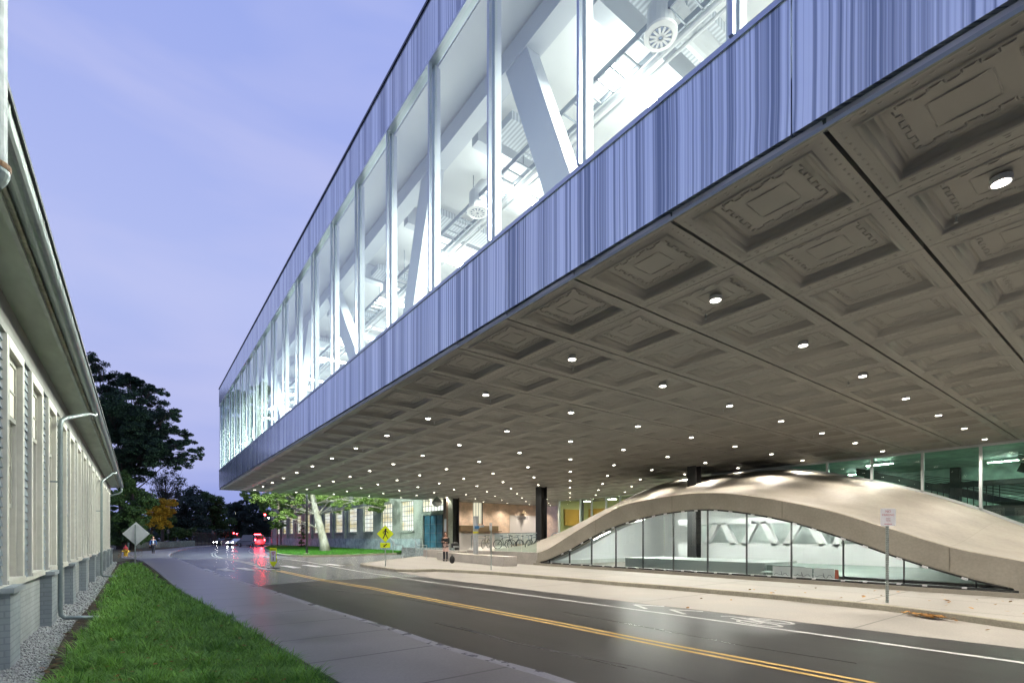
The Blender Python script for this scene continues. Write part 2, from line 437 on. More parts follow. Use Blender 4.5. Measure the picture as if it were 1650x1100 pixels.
left_curb_px = [(877,1100),(720,1054),(623,1019),(523,987),(438,957),(383.6,940),(344,926),(320,917.6),(292.7,904.8),(277,900),(271.5,897),(276,891.5),(285,888),(300,884.5),(320,881.2),(350,878.3),(380,876.2)]
LC = [(3.62,-30)] + [gp(x,y,0.0) for x,y in left_curb_px]
right_px = [(1650,1044.7),(1300,1003.3),(960,963),(700,931.2),(639,921),(607,916.4),(580,911.8),(616,905.5),(671,898.5),(705,896),(690,893.5),(629,892.7),(562,895.5),(489,897),(447,893.6),(430,888),(424.5,883.6),(430,880),(440,878),(456,876.6),(470,874.6)]
RC = [(10.4,-30)] + [gp(x,y,0.0) for x,y in right_px]
# old lighter asphalt lies under everything, the new surfacing covers the near part
road = MB()
poly = LC + [gp(395,872.4), gp(470,872.0)] + RC[::-1]
road.prism(poly, -.3, -.004)
structure('road', road, M['asphalt_old'])
# new asphalt: from the seam towards the camera
seam = [gp(399,944.5), gp(455,940), gp(520,934), gp(600,931.5), gp(672,928.3)]
near_left = [p for p in LC if p[1] < seam[0][1]]
near_right = [p for p in RC[:6] if p[1] < seam[-1][1]]
new = MB(); new.prism(near_left + seam + near_right[::-1], -.003, 0.0)
structure('road_resurfaced', new, M['asphalt'])
# faint long wear line and seams in the new surface
wear = MB()
wl = [gp(x,y,0) for x,y in ((742,1010),(830,1036),(930,1056),(1030,1075),(1100,1092),(1180,1115))]
wear.strip(wl, .05, .002)
structure('road_crack', wear, mat('road_crack', (.075,.072,.07), .7, n=((14,.6),)))

# painted lines
def off(pl, d):
    out = []
    for i, p in enumerate(pl):
        a = Vector(pl[max(i-1,0)]); b = Vector(pl[min(i+1,len(pl)-1)]); t = (b-a).normalized()
        out.append((p[0]-t.y*d, p[1]+t.x*d))
    return out
yel = [(6.45,-20)] + [gp(x,y) for x,y in ((1384,1098.5),(1080,1040.5),(900,1004.5),(720,970.6),(600,947.5),(517,933.6),(470,923.5),(449,919))]
yl = MB(); yl.strip(off(yel,.095), .085, .004); yl.strip(off(yel,-.095), .085, .004)
structure('yellow_centre_line', yl, M['yellow_paint'])
far_c = [gp(x,y) for x,y in ((432,914.5),(415,910),(396,905.5),(372,901),(356,899),(345,895),(343.5,891.5),(347,888.5),(356,885.5),(368,883),(385,880.2),(400,878.4))]
fl = MB(); fl.strip(off(far_c,.14), .13, .003); fl.strip(off(far_c,-.14), .13, .003)
structure('faded_centre_line', fl, mat('faded_paint', (.36,.37,.36), .6, n=((2,.25),(30,.2))))
wh = [(8.95,-20)] + [gp(x,y) for x,y in ((1650,1067.6),(1300,1019.2),(1100,991.8),(900,965),(700,938.5),(589.7,922),(545,914),(517,908.5),(495,904.5),(470,901.5))]
wl2 = MB(); wl2.strip(wh, .11, .004)
structure('white_edge_line', wl2, M['white_paint'])
fw = [gp(x,y) for x,y in ((470,901.5),(440,898),(420,894.5),(405,890.5),(400,887.5),(404,884))]
f2 = MB(); f2.strip(fw, .11, .003)
structure('faded_edge_line', f2, mat('faded_paint2', (.33,.34,.33), .6, n=((2,.25),(30,.2))))
# zebra crossing bars
zb = MB()
p0 = Vector(gp(322,913.5)); p1 = Vector(gp(640,912.5))
for x, y in ((334,918),(366,917.2),(397,916),(428,915),(470,912.5),(505,911),(540,909.3)):
    c = Vector(gp(x,y)); d = Vector((0,1)); 
    zb.strip([(c.x-.02,c.y-1.35),(c.x-.12,c.y+1.35)], .42, .003)
structure('crossing_stripes', zb, mat('crossing_paint', (.50,.51,.52), .5, n=((2.5,.3),(30,.2))))

# kerbs as real steps
def kerb(pl, w, h, name, m, side=1):
    a = off(pl, 0); b = off(pl, w*side); mb = MB()
    n = len(pl); vs = []; fs = []
    for i in range(n): vs += [(a[i][0],a[i][1],-.1),(a[i][0],a[i][1],h-.012),(a[i][0]+(b[i][0]-a[i][0])*.1,a[i][1]+(b[i][1]-a[i][1])*.1,h),(b[i][0],b[i][1],h),(b[i][0],b[i][1],-.1)]
    for i in range(n-1):
        for k in range(4): fs.append((5*i+k, 5*i+k+1, 5*i+5+k+1, 5*i+5+k))
    mb.add(vs, fs); return structure(name, mb, m, fix=True)
SW = .13   # sidewalk level
kerb(LC, .16, SW, 'kerb_near', mat('kerb_near', (.30,.29,.30), .34, n=((3,.15),(30,.12)), rvar=.15), 1)
walk_left_px = [(550,1100),(471.5,1054),(389.7,1005.5),(286.7,948),(255,921.5),(231,903.5),(215,899.5),(196,898),(196,889.5),(240,887),(290,881.5),(330,878),(372,875.6),(384,874.9)]
WLp = [(1.95,-30)] + [gp(x,y,SW) for x,y in walk_left_px]
kin = off(LC, .158)
sw = MB(); sw.prism(kin + WLp[::-1], -.2, SW-.001)
structure('sidewalk', sw, M['walk'])

# far side: parking bay strip, kerb and pale plaza
far_kerb_px = [(1650,1015.6),(1540,999),(1426,983.8),(1250,965.5),(1088,950.6),(1000,943.5),(918,936),(800,925.8),(740,922.3),(700,920.6),(665,921.3),(639,921),(622,918.6),(607,916.4),(580,911.8),(590,909.5),(616,905.5),(671,898.5),(705,896)]
FK = [(11.6,-30),(11.9,-4)] + [gp(x,y,0) for x,y in far_kerb_px]
bay = MB()
bay.prism([(10.4,-30)]+[gp(x,y) for x,y in ((1650,1044.7),(1300,1003.3),(960,963),(700,931.2),(648,922.6))] + [p for p in FK if p[0] > 9.4][:-7][::-1], -.2, .004)
structure('parking_bay', bay, M['bay'])
kerb(FK, .15, SW, 'kerb_far', M['curb'], -1)
fki = off(FK, -.148)
pl = MB(); pl.prism(fki + [(24,47),(45,47),(60,30),(60,-30)], -.2, SW-.001)
structure('plaza', pl, M['plaza'])

# lawn island with kerb
isl_px = [(640,892.6),(629,892.7),(562,895.5),(489,897),(462,895.6),(447,893.6),(430,888),(424.5,883.6),(427,881),(435,879),(456,876.4),(480,875)]
IK = [gp(x,y,0) for x,y in isl_px]
kerb(IK, .16, .14, 'kerb_lawn', M['curb'], -1)
lw = MB(); lw.prism(off(IK,-.158) + [(24.5,118),(24.5,50),gp(650,888,.1)], -.2, .13)
structure('lawn_island', lw, M['lawn'])
# near verge: gravel, soil, grass bed
gv = [gp(x,y,.08) for x,y in ((20,1100),(64,1097),(106,1018),(153,963.7),(175,930),(186,912),(188,906))]
MB_ = MB().prism([(-1.6,-12),(-.75,-12)]+gv[1:]+[(-1.6,gv[-1][1])], -.3, .08)
structure('gravel_strip', MB_, M['gravel'])
so = [gp(x,y,.06) for x,y in ((230,899),(215,902))]
s2 = MB().prism([(-1.3,-12)]+[(1.98,-12)]+[(p[0]+.02,p[1]) for p in WLp[1:7]]+[(-1.4,WLp[6][1]+3)], -.3, .06)
structure('soil_bed', s2, M['soil'])
lt = MB().prism([(-14,39),(-1.0,39.5),gp(215,899.5,SW),gp(196,898,SW),gp(196,889.5,SW),gp(240,887,SW),gp(290,881.5,SW),gp(372,875.6,SW),gp(380,872.5,SW),(-60,150),(-60,39)], -.2, .09)
structure('leaf_litter_verge', lt, mat('leaf_litter', (.075,.050,.028), .95, n=((.8,.5),(40,.5)), col2=(.05,.06,.02), bump=(40,.9,.03)))

# grass bed: leafy tufts
def inpoly(x, y, poly):
    c = np.zeros(x.shape, bool); n = len(poly); j = n-1
    for i in range(n):
        xi, yi = poly[i]; xj, yj = poly[j]
        cond = ((yi > y) != (yj > y)) & (x < (xj-xi)*(y-yi)/((yj-yi) if yj != yi else 1e-9)+xi)
        c ^= cond; j = i
    return c
rs = np.random.RandomState(3)
gl_px = [(106,1097),(153,1007),(174.6,952.7),(186,925),(194,911)]
gr_px = [(205,908),(224,908),(250,930),(283,954),(384,1008.5),(466,1069),(505,1100)]
GA = [(-.72,2.5)]+[gp(x,y,.08) for x,y in gl_px]+[gp(x,y,.08) for x,y in gr_px]+[(1.5,2.5)]
def blades(poly, dens_fn, name, m, length, nb, label, z=.06, width=.009):
    ys = [p[1] for p in poly]; xs = [p[0] for p in poly]
    N = 30000
    area = (max(xs)-min(xs))*(max(ys)-min(ys))
    ny = 1/ rs.uniform(1/max(ys), 1/max(min(ys),2.5), N) if dens_fn == 'inv' else rs.uniform(min(ys), max(ys), N)
    nx = rs.uniform(min(xs), max(xs), N)
    ok = inpoly(nx + .06*np.sin(ny*7) + rs.normal(0,.05,N), ny, poly) & (np.sin(nx*4.3+ny*1.9)*np.sin(ny*2.7-nx*3.1) > rs.uniform(-1.6,-.35,N)); nx = nx[ok]; ny = ny[ok]
    nt_ = len(nx)
    bx = np.repeat(nx, nb) + rs.normal(0, .016, nt_*nb); by = np.repeat(ny, nb) + rs.normal(0, .016, nt_*nb)
    sc = np.repeat(rs.uniform(.6, 1.25, nt_)*(.75+.5*np.clip(np.sin(nx*5.1+np.sin(ny*1.7)*2)*np.sin(ny*3.3+nx*2),-1,1)**2+.25*rs.uniform(0,1,nt_)), nb) * rs.uniform(.6, 1.1, nt_*nb) * length
    far = np.repeat(np.clip(ny/9, 1, 3.2), nb)
    ang = rs.uniform(0, 2*np.pi, nt_*nb); lean = rs.uniform(.2, 1.0, nt_*nb)
    dx = np.cos(ang); dy = np.sin(ang); px_ = -dy*width*far/2*rs.uniform(.7,1.3,nt_*nb); py_ = dx*width*far/2
    segs = []
    for t, wd in ((0, .8), (.45, 1.0), (.8, .7), (1.0, .08)):
        h = sc*(t - .38*lean*t*t*1.5); ho = sc*lean*t*t*.95 + sc*.15*t
        c = np.stack([bx+dx*ho, by+dy*ho, z+h*.85], 1)
        o_ = np.stack([px_*wd, py_*wd, np.zeros_like(px_)], 1)
        segs += [c-o_, c+o_]
    V = np.stack(segs, 1).reshape(-1, 3); nB = nt_*nb
    base = np.arange(nB)*8
    F = np.concatenate([np.stack([base+0, base+1, base+3, base+2], 1), np.stack([base+2, base+3, base+5, base+4], 1), np.stack([base+4, base+5, base+7, base+6], 1)])
    o = npmesh(name, V, F, m)
    tag(o, label, 'grass', kind='stuff'); return o
def leaf_mat(name, c1, c2, rough=.5, trans=.25, scale=3.0, spec=.3):
    m, N, L, P = node_mat(name)
    gm = N.new('ShaderNodeNewGeometry')
    rp = N.new('ShaderNodeValToRGB'); rp.color_ramp.elements[0].color = (*c1,1); rp.color_ramp.elements[1].color = (*c2,1)
    t = N.new('ShaderNodeTexCoord'); z = N.new('ShaderNodeTexNoise'); z.inputs['Scale'].default_value = scale; z.inputs['Detail'].default_value = 3
    L.new(t.outputs['Object'], z.inputs['Vector'])
    a = N.new('ShaderNodeMath'); a.operation = 'MULTIPLY_ADD'; a.inputs[1].default_value = .55
    L.new(gm.outputs['Random Per Island'], a.inputs[0])
    b = N.new('ShaderNodeMath'); b.operation = 'MULTIPLY_ADD'; b.inputs[1].default_value = .9; b.inputs[2].default_value = -.22; L.new(z.outputs[0], b.inputs[0]); L.new(b.outputs[0], a.inputs[2])
    L.new(a.outputs[0], rp.inputs[0]); L.new(rp.outputs[0], P.inputs['Base Color'])
    P.inputs['Roughness'].default_value = rough; P.inputs['Specular IOR Level'].default_value = spec
    if trans:
        tl = N.new('ShaderNodeBsdfTranslucent'); L.new(rp.outputs[0], tl.inputs[0])
        ms = N.new('ShaderNodeMixShader'); ms.inputs[0].default_value = trans
        L.new(P.outputs[0], ms.inputs[1]); L.new(tl.outputs[0], ms.inputs[2]); L.new(ms.outputs[0], N['Material Output'].inputs[0])
    return m
M['blade'] = leaf_mat('grass_blade', (.02,.11,.014), (.36,.66,.12), .45, .35, 2.2)
blades(GA, 'inv', 'grass', M['blade'], .23, 9, 'tufty green grass bed between the clapboard wall and the sidewalk')
# lawn tufts on the island are short
ISL = off(IK,-.3)+[(24,118),(24,50),gp(648,889,.1)]
def short_grass():
    N = 24000; xs = [p[0] for p in ISL]; ys = [p[1] for p in ISL]
    x = rs.uniform(min(xs), max(xs), N*2); y = rs.uniform(min(ys), 95, N*2); ok = inpoly(x, y, ISL); x = x[ok]; y = y[ok]; n = len(x)
    a = rs.uniform(0, np.pi, n); w = .05; h = rs.uniform(.03,.09,n)
    dx = np.cos(a)*w; dy = np.sin(a)*w; lx = rs.normal(0,.03,n); ly = rs.normal(0,.03,n)
    V = np.stack([np.stack([x-dx,y-dy,np.full(n,.12)],1),np.stack([x+dx,y+dy,np.full(n,.12)],1),np.stack([x+dx*.4+lx,y+dy*.4+ly,.12+h],1),np.stack([x-dx*.4+lx,y-dy*.4+ly,.12+h],1)],1).reshape(-1,3)
    b = np.arange(n)*4
    o = npmesh('grass', V, np.stack([b,b+1,b+2,b+3],1), leaf_mat('lawn_blade', (.03,.13,.012), (.10,.30,.03), .5, .3, .8)); tag(o, 'short mown lawn on the kerbed island round the sycamore', 'grass', kind='stuff')
short_grass()
# loose stones of the gravel strip, near part
def stones():
    N = 9000
    y = 1/rs.uniform(1/40, 1/4.2, N)
    gx = np.interp(y, [p[1] for p in gv[1:]], [p[0] for p in gv[1:]])
    x = -1.35 + (gx+1.32)*rs.uniform(0,1,N)**.9 + rs.normal(0,.03,N)
    r = rs.uniform(.008,.02,N)*np.clip(y/8,1,2.2)
    oct_ = np.array([(1,0,0),(0,1,0),(-1,0,0),(0,-1,0),(0,0,.7),(0,0,-.7)],float)
    V = oct_[None]*r[:,None,None]*rs.uniform(.6,1.3,(N,6,1)) + np.stack([x,y,.083+r*.3],1)[:,None]
    b = np.arange(N)*6; F = []
    for i in range(4): F += [np.stack([b+i,b+(i+1)%4,b+4],1), np.stack([b+(i+1)%4,b+i,b+5],1)]
    o = npmesh('gravel', V.reshape(-1,3), np.concatenate(F), M['stone']); tag(o, 'pale loose gravel along the foot of the brick foundation', 'gravel', kind='stuff')
stones()
def leaves(name, pts, r, m, label):
    n = len(pts); pts = np.array(pts); a = rs.uniform(0,2*np.pi,n); t = rs.uniform(-.35,.35,(n,2)); rr = rs.uniform(.6,1.2,n)*r
    V = []
    for k in range(5):
        q = a + k*2*np.pi/5; ex = rr*(1 if k else 1.35)
        V.append(np.stack([pts[:,0]+np.cos(q)*ex, pts[:,1]+np.sin(q)*ex*.8, pts[:,2]+.012+np.cos(q)*rr*t[:,0]+np.sin(q)*rr*t[:,1]+rr*.35],1))
    V = np.stack(V,1).reshape(-1,3); b = np.arange(n)*5
    o = npmesh(name, V, np.stack([b,b+1,b+2,b+3,b+4],1), m); return tag(o, label, 'leaves', kind='stuff')
M['dry'] = leaf_mat('dry_leaf', (.16,.07,.02), (.45,.24,.06), .7, .15, 5)
pts = []
for i in range(150):
    px = rnd.gauss(1497, 16); y = 990.5+ (px-1480)*.135 + rnd.uniform(-1.5,1.5); p = gp(px, y+1.2, .02); pts.append((p[0]-.02, p[1], .02+rnd.random()*.03))
for i in range(70):
    px = rnd.uniform(1180,1650); py = rnd.uniform(945,985)+(px-1300)*.06; p = gp(px,py,SW); 
    if p[0] > 13.3 and p[0] < 16.9: pts.append((*p, SW))
for px, py in ((1108,940+40),(1080,966),(1591,1016),(1130,965),(1178,967)): pts.append((*gp(px,py,.01), .01))
leaves('fallen_leaves', pts, .045, M['dry'], 'brown dry leaves on the far kerb and pale sidewalk')
pts = []
for i in range(420):
    t = rnd.random(); k = rnd.randrange(len(WLp)-8); a = WLp[1+min(k,5)]; b = WLp[2+min(k,5)]
    x = a[0]+(b[0]-a[0])*t; y = a[1]+(b[1]-a[1])*t; pts.append((x-abs(rnd.gauss(0,.14))-.03, y, .07))
for i in range(300):
    y = 1/rnd.uniform(1/34, 1/4.5); gx = np.interp(y, [p[1] for p in gv[1:]], [p[0] for p in gv[1:]]); pts.append((gx+rnd.uniform(-.05,.35), y, .07))
leaves('fallen_leaves', pts, .03, leaf_mat('litter_leaf', (.06,.035,.02), (.26,.15,.08), .8, .1, 5), 'dark leaf litter on the soil edge beside the damp sidewalk')
pts = []
for i in range(1200):
    px = rnd.uniform(190,300); py = rnd.uniform(879,884) if px > 230 else rnd.uniform(884,899); p = gp(px,py,.1)
    if abs(p[0]) < 60: pts.append((*p, .1))
leaves('fallen_leaves', pts, .05, leaf_mat('litter_leaf2', (.10,.045,.02), (.38,.20,.06), .8, .1, 5), 'orange leaf litter round the hydrant and far path')

pts = []
for i in range(260):
    y = 1/rnd.uniform(1/30, 1/5.0); ga = np.interp(y, [p[1] for p in GA[1:6]], [p[0] for p in GA[1:6]]); x = rnd.uniform(ga, ga+2.0*min(1, y/9)+.6)
    if inpoly(np.array([x]), np.array([y]), GA)[0]: pts.append((x, y, .13+rnd.random()*.06))
leaves('fallen_leaves', pts, .028, M['dry'], 'scattered brown leaves caught in the grass bed')
# iron covers set in the road
for (px, py, r_) in ((558,909.5,.36),(590,907,.3)):
    cx_, cy_ = gp(px, py); mh = thing('manhole_cover', 'round iron manhole cover in the wet road right of the crossing marker' if px == 558 else 'smaller iron cover in the road near the crossing sign', 'manhole cover', (cx_,cy_,0))
    MB().lathe([(r_,-.02),(r_,.008),(r_-.04,.010),(r_-.05,.005)], (cx_,cy_,0), 24).build('lid', M['dark'], mh)
    MB().lathe([(r_+.07,-.02),(r_+.06,.004),(r_+.005,.005)], (cx_,cy_,0), 24).build('frame', M['curb'], mh)
# tar-sealed joints and a patch in the resurfaced lane
tj = MB()
for pl_ in ([(700,1003),(860,1040),(1010,1076)], [(905,985),(1010,1004),(1200,1040),(1380,1068)], [(470,940.5),(640,962),(760,984)]):
    tj.strip([gp(a,b) for a,b in pl_], .025, .0015)
structure('tar_seam', tj, mat('tar', (.010,.010,.010), .25))
# bicycle lane symbol
bs = MB()
def lane(u_, v_):  # u along -Y (read by rider), v along X
    return (9.42 + v_, 6.3 - u_)
c0 = gp(1212, 994.5)
def ring(cx, cy, rx, ry, w, n=24):
    pts = [(cx+rx*math.cos(2*math.pi*k/n), cy+ry*math.sin(2*math.pi*k/n)) for k in range(n+1)]
    bs.strip(pts, w, .0045)
X0, Y0 = gp(1250, 994.5)
X1, Y1 = gp(1160, 983)
X0 = 9.26; Y0 = gp(1238, 1001)[1]
ring(X0, Y0, .17, .40, .07); ring(X0+.46, Y0, .17, .40, .07)
bs.strip([(X0,Y0),(X0+.14,Y0+.62),(X0+.38,Y0+.62),(X0+.2,Y0),(X0,Y0)], .06, .0045)
bs.strip([(X0+.46,Y0),(X0+.38,Y0+.8),(X0+.24,Y0+.9)], .06, .0045)
for k in range(2):
    yy = Y0+1.5+k*1.0
    bs.strip([(X0-.1,yy),(X0+.23,yy+.6)], .10, .0045); bs.strip([(X0+.56,yy),(X0+.23,yy+.6)], .10, .0045)
structure('bicycle_symbol', bs, M['white_paint'])

# ================================================================== CANTILEVERED BUILDING
X0f = 5.24; PX = 1.62; PY = 1.712; YE = 46.54; SOF = 5.5
Z_FB, Z_SILL, Z_HEAD, Z_TOP = 5.62, 7.11, 12.24, 13.62
YS = 2.02 - 7*PY      # soffit begins behind the camera
hall = thing('cantilevered_building', 'long raised glass building cantilevered over the road, with veined blue-grey stone bands', 'building', (X0f, YE, 0))
FX0 = X0f
MULL = [2.93 + 2.37*k for k in range(-6, 19)]
NX = 22
# ---- stamped soffit panels
def soffit():
    V = []; F = []
    def ring_pts(cx, cy, hx, hy, z): return [(cx-hx,cy-hy,z),(cx+hx,cy-hy,z),(cx+hx,cy+hy,z),(cx-hx,cy+hy,z)]
    prof = [(.012, 0), (.175, 0), (.182, -.012), (.205, -.016), (.228, .0), (.240, .034), (.252, .036), (.278, .108), (.312, .114), (.330, .096), (.350, .114), (.50, .114)]
    for i in range(NX):
        for j in range(0, int(round((YE-YS)/PY))):
            x0 = X0f + i*PX; y0 = YS + j*PY; cx = x0+PX/2; cy = y0+PY/2
            if x0 > 28 and cy < 17.3: continue
            near = (cy < 19 and x0 < 19)
            b = len(V)
            for q_, (ins, dz) in enumerate(prof): V.extend(ring_pts(cx, cy, PX/2-(ins if q_ else .006), PY/2-(ins if q_ else .021), SOF+dz))
            for r in range(len(prof)-1):
                for k in range(4): F.append((b+4*r+k, b+4*r+4+k, b+4*r+4+(k+1)%4, b+4*r+(k+1)%4))
            F.append((b+4*len(prof)-4, b+4*len(prof)-1, b+4*len(prof)-2, b+4*len(prof)-3))
            # joint back-up faces
            b = len(V); V.extend(ring_pts(cx,cy,PX/2-.006,PY/2-.021,SOF)); V.extend(ring_pts(cx,cy,PX/2-.006,PY/2-.021,SOF+.10))
            for k in range(4): F.append((b+k, b+(k+1)%4, b+4+(k+1)%4, b+4+k))
            if cy > 34 and x0 > 20: continue
            # beads along the border, fret along the inner field, raised central rectangle
            def bump(bx, by, sx, sy, zt, d):
                b = len(V)
                V.extend([(bx-sx,by-sy,zt),(bx+sx,by-sy,zt),(bx+sx,by+sy,zt),(bx-sx,by+sy,zt),(bx-sx*.5,by-sy*.5,zt-d),(bx+sx*.5,by-sy*.5,zt-d),(bx+sx*.5,by+sy*.5,zt-d),(bx-sx*.5,by+sy*.5,zt-d)])
                F.extend([(b+4,b+7,b+6,b+5),(b,b+4,b+5,b+1),(b+1,b+5,b+6,b+2),(b+2,b+6,b+7,b+3),(b+3,b+7,b+4,b)])
            if near:
                nb_ = 12
                for k in range(nb_):
                    t = (k+.5)/nb_*2-1
                    for s in (-1, 1):
                        bump(cx+t*(PX/2-.12), cy+s*(PY/2-.085), .022, .014, SOF, .007)
                        bump(cx+s*(PX/2-.085), cy+t*(PY/2-.12), .014, .022, SOF, .007)
                        if k % 3 == 1 and near:
                            bump(cx+s*(PX/2-.13), cy+t*(PY/2-.12), .008, .03, SOF, .006)
            zc = SOF+.114
            if cy > 34 or x0 > 26: continue
            hx, hy = PX/2-.455, PY/2-.455
            for k in range(-3, 4):
                for s in (-1, 1):
                    o_ = .045 if k % 2 else 0
                    bump(cx+k*hx/3.4, cy+s*(hy+o_-.0), .045, .009, zc, .012); bump(cx+s*(hx+o_-.0), cy+k*hy/3.4, .009, .045, zc, .012)
                    if near:
                        bump(cx+(k+.5)*hx/3.4, cy+s*(hy+.022), .008, .03, zc, .012); bump(cx+s*(hx+.022), cy+(k+.5)*hy/3.4, .03, .008, zc, .012)
            hx2, hy2 = .21, .23
            for s in (-1, 1):
                bump(cx, cy+s*hy2, hx2, .010, zc, .012); bump(cx+s*hx2, cy, .010, hy2, zc, .012)
    o = npmesh_mixed('soffit', V, F, M['soffit'], hall)
    return o
def npmesh_mixed(name, V, F, m, parent):
    off_ = ORG[parent.name]
    V = np.array(V, dtype=np.float32) - np.array(off_, dtype=np.float32)
    me = bpy.data.meshes.new(name)
    fa = np.array(F, dtype=np.int32)
    me.vertices.add(len(V)); me.vertices.foreach_set('co', V.ravel())
    me.loops.add(fa.size); me.loops.foreach_set('vertex_index', fa.ravel())
    me.polygons.add(len(fa)); me.polygons.foreach_set('loop_start', np.arange(0, fa.size, 4, dtype=np.int32))
    me.update(calc_edges=True); me.materials.append(m)
    o = bpy.data.objects.new(name, me); COL.objects.link(o); o.parent = parent; return o
soffit()
XR = X0f + NX*PX
# floor slab above the soffit joints
sl = MB().box(X0f+.05, XR, YS, YE-.05, SOF+.16, SOF+.75); sl.build('floor_slab', M['dark'], hall)
# edge reveal and fascia
rv = MB().box(X0f-.02, X0f+.012, YS, YE, SOF-.012, SOF+.03)
rv.box(X0f+.0, XR, YE-.012, YE+.02, SOF-.012, SOF+.03)
rv.build('soffit_edge_trim', mat('edge_trim', (.20,.22,.20), .4, metal=.6), hall)
rv = MB().box(X0f+.035, X0f+.10, YS, YE, SOF+.03, SOF+.14)
rv.build('edge_reveal', mat('edge_reveal', (.06,.075,.068), .5, metal=.4, n=((3,.2),)), hall)
JO = [2.3 - 4.74*2, 2.3-4.74, 2.3] + [2.3 + 4.74*k for k in range(1, 10)]
fa = MB(); ys = sorted([YS] + [j for j in JO if j > YS and j < YE] + [YE])
for a, b in zip(ys[:-1], ys[1:]): fa.box(X0f-.03, X0f+.06, a+.008, b-.008, Z_FB, Z_SILL-.10)
xs = [X0f-.03 + 4.74*k for k in range(8)] + [XR]
for a, b in zip(xs[:-1], xs[1:]): fa.box(a+(.0 if a > X0f else .0)+.008, b-.008, YE-.06, YE+.03, Z_FB, Z_SILL-.10)
fa.build('lower_fascia', M['fascia'], hall)
uf = MB()
for a, b in zip(ys[:-1], ys[1:]): uf.box(X0f-.03, X0f+.06, a+.006, b-.006, Z_HEAD+.06, Z_TOP)
for a, b in zip(xs[:-1], xs[1:]): uf.box(a+.006, b-.006, YE-.06, YE+.03, Z_HEAD+.06, Z_TOP)
uf.build('upper_fascia', M['fascia'], hall)
MB().box(X0f-.06, X0f+.3, YS, YE+.06, Z_TOP, Z_TOP+.07).box(X0f+.3, XR, YE-.3, YE+.06, Z_TOP, Z_TOP+.07).build('coping', mat('coping', (.03,.04,.07), .4, metal=.5), hall)
MB().box(X0f+.3, XR, YS, YE-.3, Z_TOP-.25, Z_TOP-.1).build('roof', M['white'], hall)
MB().box(X0f-.05, X0f+.10, YS, YE+.05, Z_SILL-.10, Z_SILL-.05).box(X0f-.02, X0f+.16, YS, YE, Z_SILL-.05, Z_SILL).box(X0f+.16, XR, YE-.12, YE+.02, Z_SILL-.10, Z_SILL).build('sill_rail', M['frame_blue'], hall)
MB().box(X0f-.04, X0f+.16, YS, YE+.04, Z_HEAD, Z_HEAD+.06).box(X0f+.16, XR, YE-.12, YE+.02, Z_HEAD, Z_HEAD+.06).build('head_rail', M['frame_blue'], hall)
# windows: each bay a part with a mullion as its sub-part
ends = MULL + [YE-.02]
for k, (a, b) in enumerate(zip(ends[:-1], ends[1:])):
    if b < YS + 1: continue
    wn = MB().add([(X0f+.05,a+.05,Z_SILL),(X0f+.05,b-.0,Z_SILL),(X0f+.05,b-.0,Z_HEAD),(X0f+.05,a+.05,Z_HEAD)], [(0,1,2,3)]).build('window', M['glass'], hall)
    MB().box(X0f-.05, X0f+.02, a-.025, a+.025, Z_SILL, Z_HEAD).build('mullion', M['frame_blue'], wn)
    MB().box(X0f+.09, X0f+.24, a-.03, a+.13, Z_SILL, Z_HEAD).build('inner_post', M['white_beam'], hall)
xe = [X0f+.05+2.37*k for k in range(16)]
for a, b in zip(xe[:-1], xe[1:]):
    wn = MB().add([(a,YE-.05,Z_SILL),(b-.05,YE-.05,Z_SILL),(b-.05,YE-.05,Z_HEAD),(a,YE-.05,Z_HEAD)], [(0,1,2,3)]).build('window', M['glass'], hall)
    MB().box(a-.03, a+.03, YE-.12, YE+.01, Z_SILL, Z_HEAD).build('mullion', M['frame_blue'], wn)
# interior
MB().box(X0f+.17, XR, YS, YE-.13, Z_HEAD-.02, Z_HEAD+.03).build('interior_ceiling', M['white'], hall)
MB().box(X0f+.4, XR, YS, YE-.3, SOF+.76, SOF+.95).build('interior_floor', mat('floor_grey', (.13,.13,.13), .5), hall)
MB().box(26, 26.2, YS, YE-3, SOF+.95, Z_HEAD-.02).box(X0f+.4, 26, YS, YS+.2, SOF+.95, Z_HEAD-.02).build('interior_wall', M['white'], hall)
TX = 6.55
def diag(ya, za, yb, zb, w=.68, X=TX):
    return MB().bar((X,ya,za),(X,yb,zb), .34, w, up=(0,1,0))
tr = [(8.5,Z_HEAD-.2,6.5,Z_SILL-.3),(12.3,Z_HEAD-.2,14.2,Z_SILL-.3),(21.3,Z_HEAD-.2,17.2,Z_SILL-.3),(24.6,Z_HEAD-.2,27.6,Z_SILL-.3),(33.6,Z_HEAD-.2,29.4,Z_SILL-.3),(36.0,Z_HEAD-.2,39.4,Z_SILL-.3),(45.4,Z_HEAD-.2,41.2,Z_SILL-.3),(1.2,Z_HEAD-.2,3.1,Z_SILL-.3)]
for ya, za, yb, zb in tr: diag(ya, za, yb, zb).build('truss_diagonal', M['white_beam'], hall)
MB().box(TX-.2, TX+.2, YS, YE-.6, Z_HEAD-.55, Z_HEAD-.1).build('truss_chord', M['white_beam'], hall)
MB().box(TX-.2, TX+.2, YS, YE-.6, Z_SILL-.6, Z_SILL-.05).build('truss_chord', M['white_beam'], hall)
for yc in (10.0, 22.9, 34.8): MB().box(TX-.17, TX+.17, yc-.22, yc+.22, Z_SILL-.2, Z_HEAD-.3)   # posts hidden in the truss plane are left out
